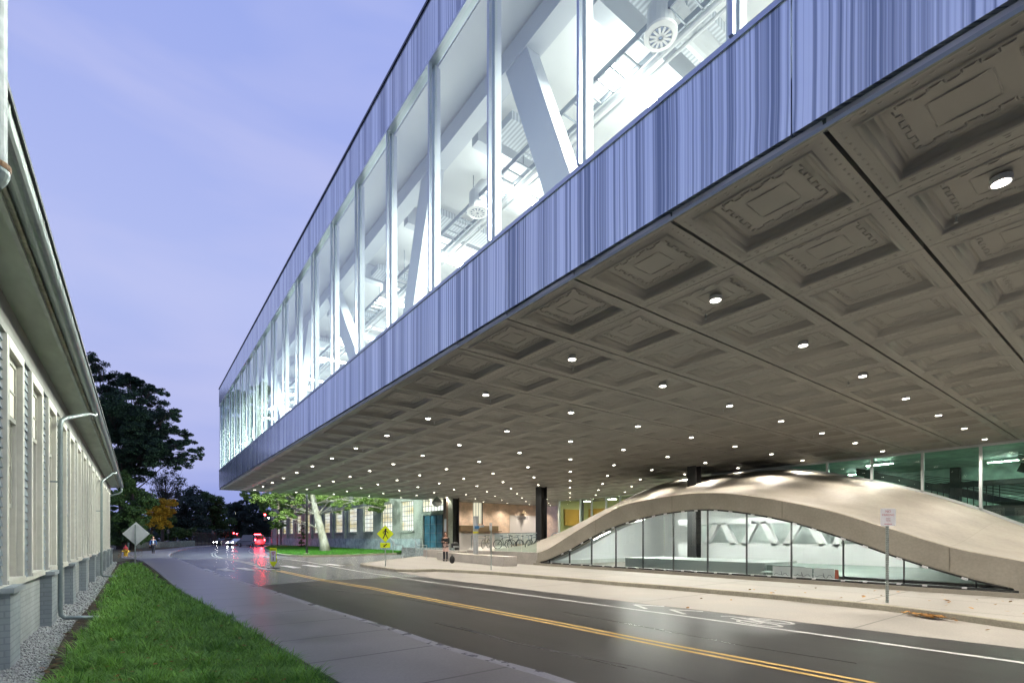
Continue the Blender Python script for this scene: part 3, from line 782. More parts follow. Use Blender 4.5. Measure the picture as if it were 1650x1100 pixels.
# perforated chilled beams and steel beams, across the building
m_, N_, L_, P_ = node_mat('perforated_beam')
t_ = N_.new('ShaderNodeTexCoord'); w_ = N_.new('ShaderNodeTexWave'); w_.bands_direction = 'X'; w_.inputs['Scale'].default_value = 3.2
L_.new(t_.outputs['Object'], w_.inputs['Vector']); r_ = N_.new('ShaderNodeValToRGB'); r_.color_ramp.elements[0].color = (.34,.38,.42,1); r_.color_ramp.elements[1].color = (.62,.66,.70,1)
L_.new(w_.outputs[0], r_.inputs[0]); L_.new(r_.outputs[0], P_.inputs['Base Color'])
M['perf'] = m_
for k in range(-2, 11):
    y = 1.2 + k*4.1
    if y < YS or y > YE-1: continue
    MB().box(TX+.5, 25.5, y, y+.75, Z_HEAD-.75, Z_HEAD-.55).build('chilled_beam', M['perf'], hall)
    MB().box(TX+.3, 25.9, y+1.15, y+1.45, Z_HEAD-.62, Z_HEAD-.05).build('ceiling_beam', M['white_beam'], hall)
for k in range(-1, 6):
    y = 5.7 + k*6.2
    if y < YS or y > YE-2: continue
    MB().tube([(24,y,Z_HEAD-.62),(8.3,y,Z_HEAD-.62),(7.9,y,Z_HEAD-.70),(7.72,y,Z_HEAD-.95),(7.7,y,Z_HEAD-1.36)], [.27,.27,.27,.26,.25], 20).build('duct', M['duct'], hall, smooth=False)
    df = MB().lathe([(.30,Z_HEAD-1.36),(.30,Z_HEAD-1.41),(.21,Z_HEAD-1.43),(.19,Z_HEAD-1.37)], (7.7,y,0), 28)
    for q in range(12):
        a = 2*math.pi*q/12; df.bar((7.7+.04*math.cos(a), y+.04*math.sin(a), Z_HEAD-1.435), (7.7+.2*math.cos(a), y+.2*math.sin(a), Z_HEAD-1.435), .04, .012)
    df.build('diffuser', M['sign_white'], hall)
    MB().lathe([(.195,Z_HEAD-1.425),(.195,Z_HEAD-1.42)], (7.7,y,0), 28).build('diffuser_throat', mat('throat', (.16,.2,.27), .5), hall)
tray = MB()
for X in (7.6, 14.6):
    tray.box(X, X+.03, YS, YE-1, Z_HEAD-1.15, Z_HEAD-1.03).box(X+.5, X+.53, YS, YE-1, Z_HEAD-1.15, Z_HEAD-1.03)
    y = YS
    while y < YE-1: tray.box(X, X+.53, y, y+.03, Z_HEAD-1.15, Z_HEAD-1.12); y += .35
    y = YS+1
    while y < YE-1: tray.bar((X+.26,y,Z_HEAD-1.1),(X+.26,y,Z_HEAD),.02); y += 2.37
tray.build('cable_tray', M['tray'], hall)
MB().tube([(8.4,YS,Z_HEAD-.95),(8.4,YE-1,Z_HEAD-.95)], .06, 8).tube([(8.65,YS,Z_HEAD-.9),(8.65,YE-1,Z_HEAD-.9)], .035, 8).build('pipe', M['duct'], hall)
# strip lights, hung from the ceiling across the hall
def strip_light():
    r = thing('strip_light', 'white fluorescent strip light hung under the upper ceiling behind the long glazing', 'ceiling light', (0,0,0), 'fluorescent strip lights in the raised hall')
    MB().box(-1.25,1.25,-.03,.03,-.03,.0).build('housing', M['sign_white'], r)
    MB().box(-1.22,1.22,-.12,.12,-.065,-.031).build('diffuser', M['strip'], r)
    if 'strip_beam' not in bpy.data.lights:
        a_ = bpy.data.lights.new('strip_beam', 'AREA'); a_.shape = 'RECTANGLE'; a_.size = 2.4; a_.size_y = .22; a_.energy = 1350; a_.color = (1.0,.96,.86)  # added area lamp, throws extra light out onto the clapboard building
    b_ = bpy.data.objects.new('beam', bpy.data.lights['strip_beam']); COL.objects.link(b_); b_.parent = r; b_.location = (0,0,-.07)
    MB().bar((-.9,0,.03),(-.9,0,.9),.012).bar((.9,0,.03),(.9,0,.9),.012).build('hanger', M['tray'], r)
    return r
first = strip_light(); used = False
for k in range(-1, 11):
    for X in (8.9, 13.0, 17.6, 22.4):
        y = 2.85 + k*4.1
        if y < -2 or y > YE-1: continue
        o = first if not used else copy_tree(first)
        used = True; o.location = (X, y, Z_HEAD-.98)
# ================================================================== DOWNLIGHTS
spot_d = bpy.data.lights.new('downlight_beam', 'SPOT'); spot_d.energy = 570; spot_d.spot_size = R(128); spot_d.spot_blend = .8; spot_d.shadow_soft_size = .08; spot_d.color = (1.0,.92,.81)
def downlight():
    r = thing('recessed_downlight', 'small round recessed downlight glowing in the coffered metal soffit', 'ceiling light', (0,0,0), 'downlights across the coffered soffit')
    MB().lathe([(.098,.055),(.10,0),(.105,-.008),(.085,-.012),(.08,-.003)], (0,0,0), 20).build('trim_ring', M['sign_white'], r)
    MB().lathe([(.079,-.006),(.079,-.004)], (0,0,0), 20).build('lens', M['lamp'], r)
    s = bpy.data.objects.new('beam', spot_d); COL.objects.link(s); s.parent = r; s.location = (0,0,-.03)
    return r
d0 = downlight(); used = False
for i in range(1, NX, 2):
    for j in range(0, int(round((YE-YS)/PY)), 2):
        x = X0f + (i+.5)*PX; y = YS + (j+.5)*PY
        jj = round((y-(2.02+1.5*PY))/PY)
        if x > 28 and y < 18: continue
        if y < -7: continue
        o = d0 if not used else copy_tree(d0); used = True
        o.location = (x, y, SOF+.045)
# sprinklers near some lights
def sprinkler():
    r = thing('sprinkler_head', 'small pendent sprinkler head below the coffered soffit', 'sprinkler', (0,0,0), 'sprinkler heads under the soffit')
    MB().lathe([(.035,0),(.04,-.006),(.012,-.01),(.010,-.05),(.016,-.055),(.016,-.06)], (0,0,0), 12).build('body', M['steel'], r)
    MB().bar((-.014,0,-.055),(0,0,-.085),.004).bar((.014,0,-.055),(0,0,-.085),.004).lathe([(.022,-.085),(.022,-.088)], (0,0,0), 12).build('deflector', M['steel'], r)
    return r
s0 = sprinkler(); used = False
for i in (1, 5, 9):
    for j in range(7, 31, 2):
        x = X0f+(i+.80)*PX; y = YS+(j+.78-1)*PY
        o = s0 if not used else copy_tree(s0); used = True; o.location = (x, y, SOF+.11)

# ================================================================== BLACK STEEL COLUMNS
def column(x, y, z0, label, w=.62, d=.60, z1=SOF+.1):
    r = thing('steel_column', label, 'column', (x,y,z0), 'black steel columns carrying the raised building')
    # H section with the web facing the road
    mb = MB(); 
    mb.box(x-d/2, x-d/2+.05, y-w/2, y+w/2, z0, z1); mb.box(x+d/2-.05, x+d/2, y-w/2, y+w/2, z0, z1)
    mb.build('flange', M['black_steel'], r)
    MB().box(x-d/2+.05, x+d/2-.05, y-.03, y+.03, z0, z1).build('web', M['black_steel'], r)
    MB().box(x-d/2-.10, x+d/2+.10, y-w/2-.1, y+w/2+.1, z0-.02, z0+.035).build('base_plate', M['black_steel'], r)
    return r
column(24.3, 15.8, -3.0, 'black steel column piercing the curved concrete shell roof', .52, .5)
column(24.8, 29.3, .74, 'tall black steel column beside the left toe of the concrete shell', .62, .62)
column(25.2, 43.1, .13, 'black steel column behind the waiting woman near the teal door', .70, .62)

# ================================================================== CONCRETE SHELL
GX = 17.24; BX = 28.0; GB = .316
crease = [(-2,-.2),(.5,.55),(2.2,1.03),(3.5,1.34),(5,1.905),(6.7,2.52),(9.2,3.13),(11,3.34),(12.5,3.30),(13.7,3.2),(14.8,3.05),(16.26,2.54),(17.96,1.85),(19.8,1.05),(20.7,.80)]
gtop = [(2.36,.34),(3.1,.52),(4.6,1.015),(6.1,1.61),(7.64,2.144),(9.15,2.49),(10.6,2.68),(12.1,2.65),(13.66,2.46),(15.2,2.13),(16.6,1.67),(18.2,1.01),(20.0,.40),(20.5,.32)]
back = [(-2,-.4),(1,.9),(3.6,2.04),(4.87,2.73),(6.76,3.59),(8.7,4.27),(10.6,4.82),(12.5,5.24),(14.5,5.36),(16.5,5.38),(19,5.36),(20.3,5.22),(21.7,4.84),(23.9,3.95),(26,2.6),(28,1.5),(30,.74)]
def interp(tab, y):
    xs = [p[0] for p in tab]; zs = [p[1] for p in tab]
    if y <= xs[0]: return zs[0]
    if y >= xs[-1]: return zs[-1]
    # Catmull-Rom
    i = max(k for k in range(len(xs)) if xs[k] <= y); i = min(i, len(xs)-2)
    m = lambda k: (zs[min(k+1,len(zs)-1)]-zs[max(k-1,0)])/(xs[min(k+1,len(xs)-1)]-xs[max(k-1,0)])
    h = xs[i+1]-xs[i]; t = (y-xs[i])/h
    return (2*t**3-3*t*t+1)*zs[i] + (t**3-2*t*t+t)*h*m(i) + (-2*t**3+3*t*t)*zs[i+1] + (t**3-t*t)*h*m(i+1)
def H(x, y):
    s = min(1, max(0, (x-GX)/(BX-GX)))
    a = interp(crease, y); b = interp(back, y)
    if y > 20.7: a = .80 + (.74-.80)*min(1,(y-20.7)/4)
    # front lip stays low for a moment, then swells
    f = .35*s + .65*(s*s*(3-2*s)) ; f = f**1.12
    return a + (b-a)*f
shell = thing('concrete_shell_dome', 'sweeping curved concrete shell dome with an arched glass front under the raised building', 'building', (22,12,0))
ysamp = [-2 + .3*k for k in range(0, 107)]
nxs = 34; vs = []; fs = []
for y in ysamp:
    for k in range(nxs+1):
        x = GX + .06 + (BX-GX-.06)*k/nxs; vs.append((x, y, H(x, y)))
for a in range(len(ysamp)-1):
    for k in range(nxs): fs.append((a*(nxs+1)+k, a*(nxs+1)+k+1, (a+1)*(nxs+1)+k+1, (a+1)*(nxs+1)+k))
b0 = len(vs)
sh = MB().add(vs, fs).build('shell_roof', M['shell'], shell, smooth=True)
# underside, white plaster
vs = []; fs = []; ys2 = [y for y in ysamp if y <= 21]
for y in ys2:
    for k in range(nxs+1):
        x = GX + .5 + (BX-GX-.5)*k/nxs
        zt = H(x, y)-.35; zf = interp(gtop, y) if y > 2.36 else -.3
        w_ = math.exp(-((x-GX-.5)/1.6)**2)
        vs.append((x, y, min(zt, zf*w_ + zt*(1-w_))))
for a in range(len(ys2)-1):
    for k in range(nxs): fs.append((a*(nxs+1)+k, (a+1)*(nxs+1)+k, (a+1)*(nxs+1)+k+1, a*(nxs+1)+k+1))
MB().add(vs, fs).build('vault_lining', M['white'], shell, smooth=True)
# rim beam: front face between the glass arch and the crease
vs = []; fs = []; yb = [-2+.2*k for k in range(0, 115)]
for y in yb:
    zg = interp(gtop, y) if 2.36 < y < 20.5 else (GB-.1 if y >= 20.5 else -.3)
    zc = max(interp(crease, y), zg+.02) if y < 20.7 else .80
    vs += [(GX+.52,y,zg+.02),(GX,y,zg),(GX-.01,y,zg+.03),(GX+.03,y,zc-.02),(GX+.065,y,zc+.003)]
for a in range(len(yb)-1):
    for k in range(4): fs.append((a*5+k, a*5+k+1, (a+1)*5+k+1, (a+1)*5+k))
MB().add(vs, fs).build('rim_beam', M['beam_conc'], shell, fix=True)
# formwork seams on the beam
sm = MB()
for y in (3.6, 7.9, 12.2, 16.4): sm.box(GX-.014, GX+.0, y, y+.012, interp(gtop,y)+.05, interp(crease,y)-.03)
for y in (3.6, 7.9, 12.2, 16.4):
    pts_q = [(GX+.08+(BX-GX-.2)*k/30, y+.5*math.sin(k/30*1.6), 0) for k in range(31)]
    pts_q = [(a_, b_, H(a_, b_)+.002) for a_, b_, _ in pts_q]
    for p_, q_ in zip(pts_q[:-1], pts_q[1:]): sm.add([(p_[0],p_[1]-.007,p_[2]),(p_[0],p_[1]+.007,p_[2]),(q_[0],q_[1]+.007,q_[2]),(q_[0],q_[1]-.007,q_[2])], [(0,3,2,1)])
sm.build('formwork_seam', mat('seam', (.19,.17,.13), .8), shell)
# base curb
MB().box(GX-.12, GX+.3, -3, 20.9, 0, GB-.07).build('base_curb', M['beam_conc'], shell)
MB().box(GX-.03, GX+.12, 2.3, 20.4, GB-.07, GB-.01).build('sill_channel', M['dark'], shell)
rail = MB(); yy = [2.5+.3*k for k in range(61)]
rail.tube([(GX+.04, y, interp(gtop,y)-.02) for y in yy], .035, 6)
rail.build('head_channel', M['dark'], shell)
# glass panes
gm = [2.3] + [3.095+1.517*k for k in range(12)]
for a, b in zip(gm[:-1], gm[1:]):
    n = 6; pts = [(GX+.05,a+.012,GB),(GX+.05,b-.012,GB)] + [(GX+.05, b-.012-(b-a-.024)*k/n, max(GB+.01, interp(gtop, b-(b-a)*k/n)-.03)) for k in range(n+1)]
    gp_ = MB().add(pts, [tuple(range(len(pts)))]).build('glass_pane', M['glass_shell'], shell)
    MB().box(GX+.03, GX+.13, b-.008, b+.008, GB-.01, max(GB+.02, interp(gtop,b)-.02)).build('joint', M['dark'], gp_)
cl = 0
for k in range(24):
    y = 3.3+.70*k + (.12 if k % 2 else 0); z = interp(gtop, y)
    sl_ = (interp(gtop,y+.1)-interp(gtop,y-.1))/.2
    if y < 18.8: MB().bar((GX-.02,y-.06,z-.045-.06*sl_),(GX-.02,y+.06,z-.045+.06*sl_),.05,.055).build('clip', M['sign_white'], shell)
    MB().box(GX-.05, GX+.02, y-.05, y+.05, GB-.04, GB+.008).build('clip', M['sign_white'], shell)
# interior: lower floor, far wall, bridge with V-shaped openings
MB().box(GX+.45, BX+6, -3, 22, -3.2, -3.0).build('lower_floor', mat('pale_floor', (.6,.62,.61), .4, n=((1,.06),)), shell)
MB().box(GX+.32, GX+.42, -3, 21, -3.0, GB-.02).box(GX+.42, GX+1.5, -3, 21, -.0, .18).build('inner_ledge', M['white'], shell)
iw = MB(); ys_ = [-3+.5*k for k in range(48)]
iw.add([(BX+.10,y,-3.0) for y in ys_]+[(BX+.10,y,interp(back,y)-.06) for y in ys_], [(k,k+1,48+k+1,48+k) for k in range(47)]); iw.build('rear_wall', M['white'], shell)
MB().box(GX+.45, BX+.2, 20.5, 20.7, -3.0, .35).box(GX+.45, BX+.2, -3.2, -3, -3, 1.5).build('inner_wall', mat('pale_concrete_wall', (.56,.60,.57), .7, n=((.9,.08),(6,.04))), shell)
ew = MB(); n_ = 24; pr_ = [(GX+.45+(BX-GX-.3)*k/n_) for k in range(n_+1)]
vs_ = [(x,20.55,-3.0) for x in pr_] + [(x,20.55,max(.2,H(min(x,BX),20.55)-.2)) for x in pr_]
ew.add(vs_, [(k,k+1,n_+2+k,n_+1+k) for k in range(n_)]); ew.build('end_wall', M['white'], shell)
bw = MB(); BXX = 25.2; za, zb_ = 1.32, 2.32
bw.box(BXX, BXX+.25, 6.2, 17.4, -.6, za); bw.box(BXX, BXX+.25, 6.2, 17.4, zb_, 2.65)
y = 6.5; k = 0
while y < 16.6:
    if k % 2: bw.bar((BXX+.125,y,za-.1),(BXX+.125,y+.62,zb_+.1),.25,.30,up=(0,1,0))
    else: bw.bar((BXX+.125,y+.62,za-.1),(BXX+.125,y,zb_+.1),.25,.30,up=(0,1,0))
    y += 1.02 if k % 2 else 1.12; k += 1
bw.build('bridge_parapet', M['white'], shell)
MB().box(BXX+1.2, BXX+1.3, 6.2, 17.0, -.6, 2.6).build('bridge_screen', mat('bridge_teal', (.66,.74,.72), .5, n=((.7,.2),)), shell)
MB().box(BXX+.25, BXX+2.5, 6, 17.4, -.75, -.6).build('bridge_deck', M['white'], shell)
sp = MB(); sp.add([(GX+1.7,2.5,.30),(GX+4.8,2.5,.55),(GX+4.8,9.5,.55),(GX+1.7,9.5,.30)], [(0,1,2,3)]).wallprism([(9.5,-.3),(9.5,.55),(8.2,.55),(4.0,-.3)], GX+2.2, GX+2.5)
sp.add([(GX+1.7,2.5,.1),(GX+4.8,2.5,.1),(GX+4.8,9.5,.1),(GX+1.7,9.5,.1)], [(0,3,2,1)])
sp.build('stair_flank', mat('stair_grey', (.24,.30,.27), .6, n=((1,.1),)), shell)
MB().box(GX+2.2, GX+5, 9.6, 16.5, -.4, .62).build('seating_block', mat('seating_white', (.45,.50,.48), .5), shell)
sd = MB()
for y in (12.3, 14.3, 16.3, 12.9, 15.2, 17.4, 18.4, 8.3):
    pass
def vault_light(x, y, L_=1.1):
    z = H(x, y)-.50; sl_ = (H(x,y+.3)-H(x,y-.3))/.6
    r = thing('vault_light', 'long white light fitting under the pale vault behind the arched glass', 'ceiling light', (x,y,z), 'light fittings under the concrete vault')
    MB().bar((x,y-L_/2,z-L_/2*sl_+.03),(x,y+L_/2,z+L_/2*sl_+.03),.16,.05).build('housing', M['sign_white'], r)
    MB().bar((x,y-L_/2*.96,z-L_/2*.96*sl_-.02),(x,y+L_/2*.96,z+L_/2*.96*sl_-.02),.13,.04).build('diffuser', M['strip2'], r)
for x, y in ((18.9,17.6),(18.9,15.6),(20.6,16.8),(20.6,14.6),(22.3,18.4),(22.3,16.2),(24.2,17.8),(20.4,12.2),(20.4,9.6),(24.4,12.6),(24.4,9.4),(19.9,6.6),(24.2,6.4)): vault_light(x, y)
for k, (ya, lb) in enumerate(((7.6,'left'),(8.23,'middle'),(6.97,'right'))):
    ya = (7.6, 8.27, 6.93)[k]
    lab = ('middle one of three pale posters standing behind the arched glass', 'pale poster nearest the black column behind the arched glass', 'pale poster with a red and black edge strip behind the arched glass')[k]
    r = thing('poster', lab, 'poster', (GX+.75, ya, .18), 'posters behind the arched glass')
    MB().box(GX+.75, GX+.77, ya-.31, ya+.31, .18, .60).build('board', M['sign_white'], r)
    sk = MB(); rr_ = random.Random(k)
    prev = (ya-.26, .30)
    for q in range(9):
        nx_ = (ya-.26+.52*(q+1)/9, .30+rr_.uniform(-.03,.09)); sk.bar((GX+.745, prev[0], prev[1]), (GX+.745, nx_[0], nx_[1]), .006, .012); prev = nx_
    sk.bar((GX+.745, ya-.02, .3), (GX+.745, ya+.02, .44), .006, .015)
    sk.build('drawing', mat('sketch_grey', (.12,.14,.16), .7), r)
    if k == 2:
        MB().box(GX+.742, GX+.75, ya-.43, ya-.33, .18, .57).build('red_strip', mat('poster_red', (.40,.09,.05), .5), r)

# ================================================================== GREEN GLASS FOYER, right
foy = thing('glass_foyer', 'green tinted glass wall with white mullions rising above the concrete shell at right', 'glass wall', (BX,6,0))
fm = [4.867 + 1.922*k - 4*1.922 for k in range(0, 11)]
for k, (a, b) in enumerate(zip(fm[:-1], fm[1:])):
    if a > 15: continue
    za_, zb2 = interp(back, a), interp(back, b)
    if min(SOF-.12-za_, SOF-.12-zb2) < -.05 : continue
    w = MB().add([(BX+.05,a,za_+.08),(BX+.05,b,zb2+.08),(BX+.05,b,SOF-.10),(BX+.05,a,SOF-.10)], [(0,1,2,3)]).build('glass_pane', M['glass_green'], foy)
    MB().box(BX-.02, BX+.14, b-.05, b+.05, zb2+.02, SOF-.09).build('mullion', M['alu'], w)
rl = MB(); pts = [(BX+.06, y, interp(back, y)+.05) for y in [-2+.5*k for k in range(35)]]
for p, q in zip(pts[:-1], pts[1:]): rl.bar(p, q, .16, .11)
rl.box(BX-.04, BX+.16, -6, 17, SOF-.11, SOF-.01)
rl.build('frame_rail', M['alu'], foy)
MB().box(36, 36.2, -6, 24, 0, 8).box(28.5, 36, 17.2, 17.4, 0, 5.45).box(28.4, 36, -6, 17.2, 5.44, 5.5).box(28.4,36,-6,17.2,-.2,0).build('room_wall', M['green_wall'], foy)
bm_ = MB()
for y in (-1, 3, 7, 11, 15): bm_.box(35.4, 35.8, y, y+.4, 0, 5.4)
for z in (1.5, 3.0, 4.3): bm_.box(35.2, 35.5, -6, 17, z, z+.28)
bm_.box(31.5,31.8,-6,14,2.6,2.85)
bm_.bar((31.6,1.5,2.2),(31.6,10.5,5.2),.2,.35)
bm_.bar((30.0,-4.0,1.2),(30.0,4.0,4.6),.2,.35)
bm_.build('stair_stringer', M['dark'], foy)
rp_ = MB()
for q in range(5): rp_.bar((31.45,1.5,2.5+q*.2),(31.45,10.5,5.5+q*.2 if q < 0 else min(5.4,5.3+q*.02)),.03); rp_.bar((29.85,-4,1.5+q*.22),(29.85,4,4.8+q*.1),.03)
for q in range(12):
    y = 4.8+q*.22; rp_.bar((31.3,y,3.1),(31.3,y,4.2),.03)
    rp_.bar((31.3,y-3.8,1.9),(31.3,y-3.8,2.7),.03)
rp_.build('stair_railing', M['dark'], foy)
lo = MB()
for q in range(7): lo.box(35.0,35.15,2.0+q*1.3,2.9+q*1.3,.9,1.35)
lo.build('low_window', emis('foyer_glow', (.75,.95,.75), .55), foy)
def foyer_light(x,y,z):
    r = thing('foyer_light', 'small linear ceiling light inside the green glass foyer', 'ceiling light', (x,y,z), 'ceiling lights in the green foyer')
    MB().box(x-.08,x+.08,y-.6,y+.6,z,z+.06).build('housing', M['sign_white'], r)
    MB().box(x-.06,x+.06,y-.55,y+.55,z-.02,z-.001).build('diffuser', M['strip2'], r)
for x,y in ((30,1),(33.5,5),(30,9),(33.5,11),(33.5,-1)): foyer_light(x,y,5.3)

# ================================================================== RAISED PLATFORM, LOW WALLS, RAILINGS
PT = .80
pf = MB(); pf.prism([(GX+.0,20.72),(GX+.0,27.9),(24,38),(44,38),(44,20.72)], .0, PT)
plat = pf.build('raised_platform', M['concrete']); tag(plat, kind='structure')
bt = thing('concrete_bench_wall', 'long low pale concrete bench wall on the far sidewalk', 'bench', (15.4,24.5,SW))
MB().prism([(15.02,20.7),(15.85,20.7),(16.95,30.0),(16.15,30.0)], SW, SW+.50).build('wall_block', M['concrete'], bt, bevel=.015)
b2 = thing('planter_wall', 'short lower concrete wall block behind the waiting woman', 'wall', (18.5,31,SW))
MB().box(17.9, 18.5, 30.0, 35.5, SW, SW+.55).build('wall_block', M['concrete'], b2, bevel=.015)
# glass balustrade on the platform wall
gr_ = thing('glass_balustrade', 'clear glass balustrade on the raised platform in front of the bicycles', 'railing', (GX+.1,23,PT))
for k in range(3): MB().box(GX+.10, GX+.12, 20.9+k*1.35, 22.2+k*1.35, PT, PT+1.05).build('glass_pane', M['glass_rail'], gr_)
MB().box(GX+.085, GX+.135, 20.9, 24.9, PT+1.05, PT+1.085).build('top_rail', M['steel'], gr_)
def railing(label, pts, h=1.0, posts=None, mids=(.5,)):
    r = thing('metal_railing', label, 'railing', pts[0])
    mb = MB().tube([(p[0],p[1],p[2]+h) for p in pts], .025, 8)
    mb.build('handrail', M['steel'], r)
    for m_q in mids: MB().tube([(p[0],p[1],p[2]+h*m_q) for p in pts], .014, 6).build('mid_rail', M['steel'], r)
    for p in (posts or pts): MB().tube([(p[0],p[1],p[2]),(p[0],p[1],p[2]+h)], .022, 8).build('post', M['steel'], r)
railing('thin metal railing running behind the grey pillar to the bicycles', [(17.5,25.6,PT),(17.5,27.8,PT),(19.2,30.4,PT),(20.9,33.2,PT)], .95, mids=(.5,.8))
a = dp(674.5,899,29.5); 
railing('pale bent handrail left of the waiting woman', [(14.4,31.6,SW),(14.6,33.4,SW),(14.9,34.4,SW+.3),(15.6,36.6,SW+.6)], .95, posts=[(14.4,31.6,SW),(14.9,34.4,SW+.3)], mids=())
railing('second pale handrail ending behind the waiting woman', [(16.0,31.2,SW),(16.2,33.0,SW),(16.6,34.2,SW+.3),(17.2,36.4,SW+.6)], .95, posts=[(16.0,31.2,SW),(16.6,34.2,SW+.3)], mids=())
railing('pale square-ended railing between the woman and the black column', [(17.0,29.9,SW),(18.6,32.6,SW),(20.3,35.6,SW)], 1.0, mids=(.5,))
# grey round pillar with banners of tape
x, y, _ = dp(766.5, 894, 29.5)
r = thing('round_pillar', 'grey round pillar with a yellow band and blue sign below the tan brick wall', 'pillar', (x,y,PT))
MB().lathe([(.155,.3),(.155,SW+2.75)], (x,y,0), 20).build('shaft', mat('pillar_grey', (.42,.44,.45), .45, n=((3,.06),)), r)
MB().lathe([(.162,1.86),(.162,1.98)], (x,y,0), 20).build('yellow_band', mat('band_yellow', (.55,.50,.03), .5), r)
bx_ = MB(); bx_.box(x-.2, x+.12, y-.22, y-.17, 2.14, 2.30); bx_.build('blue_plate', mat('plate_blue', (.06,.20,.42), .4), r)
MB().bar((x+.1,y-.2,2.25),(x+.34,y-.38,2.30),.02,.12).build('side_arm', M['steel'], r)
# ================================================================== GLASS LOBBY behind the shell, left
lob = thing('glass_lobby', 'pale glass lobby with yellow-green interior between tan brick wall and concrete shell', 'glass wall', (35.3,34,PT))
LX = 35.0; lm = [38.5, 35.4, 33.85, 32.0, 30.3, 28.6, 26.9, 25.2]
for a, b in zip(lm[:-1], lm[1:]):
    w = MB().add([(LX,a,.3),(LX,b,.3),(LX,b,SOF-.08),(LX,a,SOF-.08)], [(0,1,2,3)]).build('glass_pane', glass('lobby_glass', (.80,.95,.86), 1.0) if 'lobby_glass' not in bpy.data.materials else bpy.data.materials['lobby_glass'], lob)
    MB().box(LX-.06, LX+.1, b-.07, b+.07, .3, SOF-.08).build('mullion', M['alu'], w)
MB().box(LX-.06, LX+.1, 38.4, 38.6, .3, SOF-.02).box(LX-.03, LX+.1, 25, 38.5, SOF-.1, SOF-.01).build('frame', M['alu'], lob)
MB().box(LX, 42, 38.5, 38.7, .3, SOF).box(LX+4.2, LX+4.4, 25, 38.5, .3, SOF).build('inner_wall', mat('lobby_wall', (.60,.58,.30), .6), lob)
MB().box(LX+4.0, LX+4.19, 33.2, 38.2, 2.9, 4.7).build('orange_panel', mat('lobby_orange', (.55,.30,.06), .6), lob)
MB().box(LX+4.0, LX+4.19, 27.2, 31.2, 2.4, 4.6).build('green_panel', mat('lobby_green', (.10,.42,.12), .5), lob)
MB().box(LX+.7, LX+3.2, 38.3, 38.49, 2.9, 4.6).build('orange_panel', bpy.data.materials['lobby_orange'], lob)
MB().box(LX+1.2, LX+1.5, 36.4, 36.75, .3, SOF).build('inner_column', M['dark'], lob)
MB().box(LX+2, LX+2.8, 37, 38.2, .74, 1.9).build('desk', mat('desk_grey', (.16,.17,.15), .6), lob)
for x, y in ((37,36.5),(37,33),(37,29.5)):
    r = thing('lobby_light', {36.5:'square ceiling light in the glass lobby nearest the brick wall',33:'middle square ceiling light in the glass lobby',29.5:'square ceiling light in the glass lobby closest to the shell'}[y], 'ceiling light', (x,y,5.3), 'ceiling lights in the glass lobby')
    MB().box(x-.35,x+.35,y-.35,y+.35,5.36,5.42).build('housing', M['sign_white'], r); MB().box(x-.3,x+.3,y-.3,y+.3,5.34,5.359).build('diffuser', emis('lobby_lamp',(1,.97,.8),45) if 'lobby_lamp' not in bpy.data.materials else bpy.data.materials['lobby_lamp'], r)

# ================================================================== TAN BRICK BUILDING behind
bk = thing('brick_building', 'tan brick wall of the older building behind the bicycles', 'building', (34,50,0))
BY = 46.95
MB().box(26.3, 46, BY, BY+10, 0, 12).build('wall', M['brick_tan'], bk)
def onwall(px, Y): 
    a, b, _ = ray(px); return Y*a/b
def zat(py, px, Y):
    a, b, v = ray(px, py); return CAMH + v*Y/b
x0, x1 = onwall(740,BY), onwall(799,BY)
MB().box(x0, x1, BY-.5, BY+.0, 2.38, 2.95).box(x0,x1+.45,BY-.6,BY-.0,2.30,2.38).build('canopy', mat('canopy_tan', (.16,.11,.055), .6), bk)
x0, x1 = onwall(821,BY), onwall(864,BY)
MB().box(x0, x1, BY-.06, BY, 0.9, 4.25).build('white_panel', mat('panel_white', (.72,.66,.60), .6, n=((.7,.05),)), bk)
xw0, xw1 = onwall(771,BY), onwall(776,BY)
w = MB().box(onwall(762,BY), xw1, BY-.03, BY-.005, 3.2, 5.6).build('window', emis('brick_window', (1,.95,.70), .8), bk)
mb = MB().box(xw1, xw1+.12, BY-.08, BY, 3.1, 5.6)
for q in range(4): mb.box(onwall(762,BY)+q*.35, onwall(762,BY)+q*.35+.04, BY-.05, BY-.03, 3.2, 5.6)
mb.build('frame', M['dark'], w)
x = onwall(841,BY)
MB().lathe([(.10,4.9),(.16,4.78),(.42,4.45),(.40,4.43)], (x,BY-.4,0), 4).build('wall_lantern', mat('lantern_brown', (.14,.10,.055), .5), bk)
lt_ = MB(); vs, fs = text_mesh('Cornell', .55); lt_.add([(x+v[0], BY-.075-v[2], 3.95+v[1]) for v in vs], fs); lt_.build('lettering', mat('letter_grey', (.25,.24,.22), .4, metal=.5), bk)
# lit base behind the railing
MB().box(26.3, onwall(821,BY), BY-.25, BY-.0, .13, 2.1).build('white_base', mat('base_white', (.70,.66,.62), .6, n=((1,.05),)), bk)

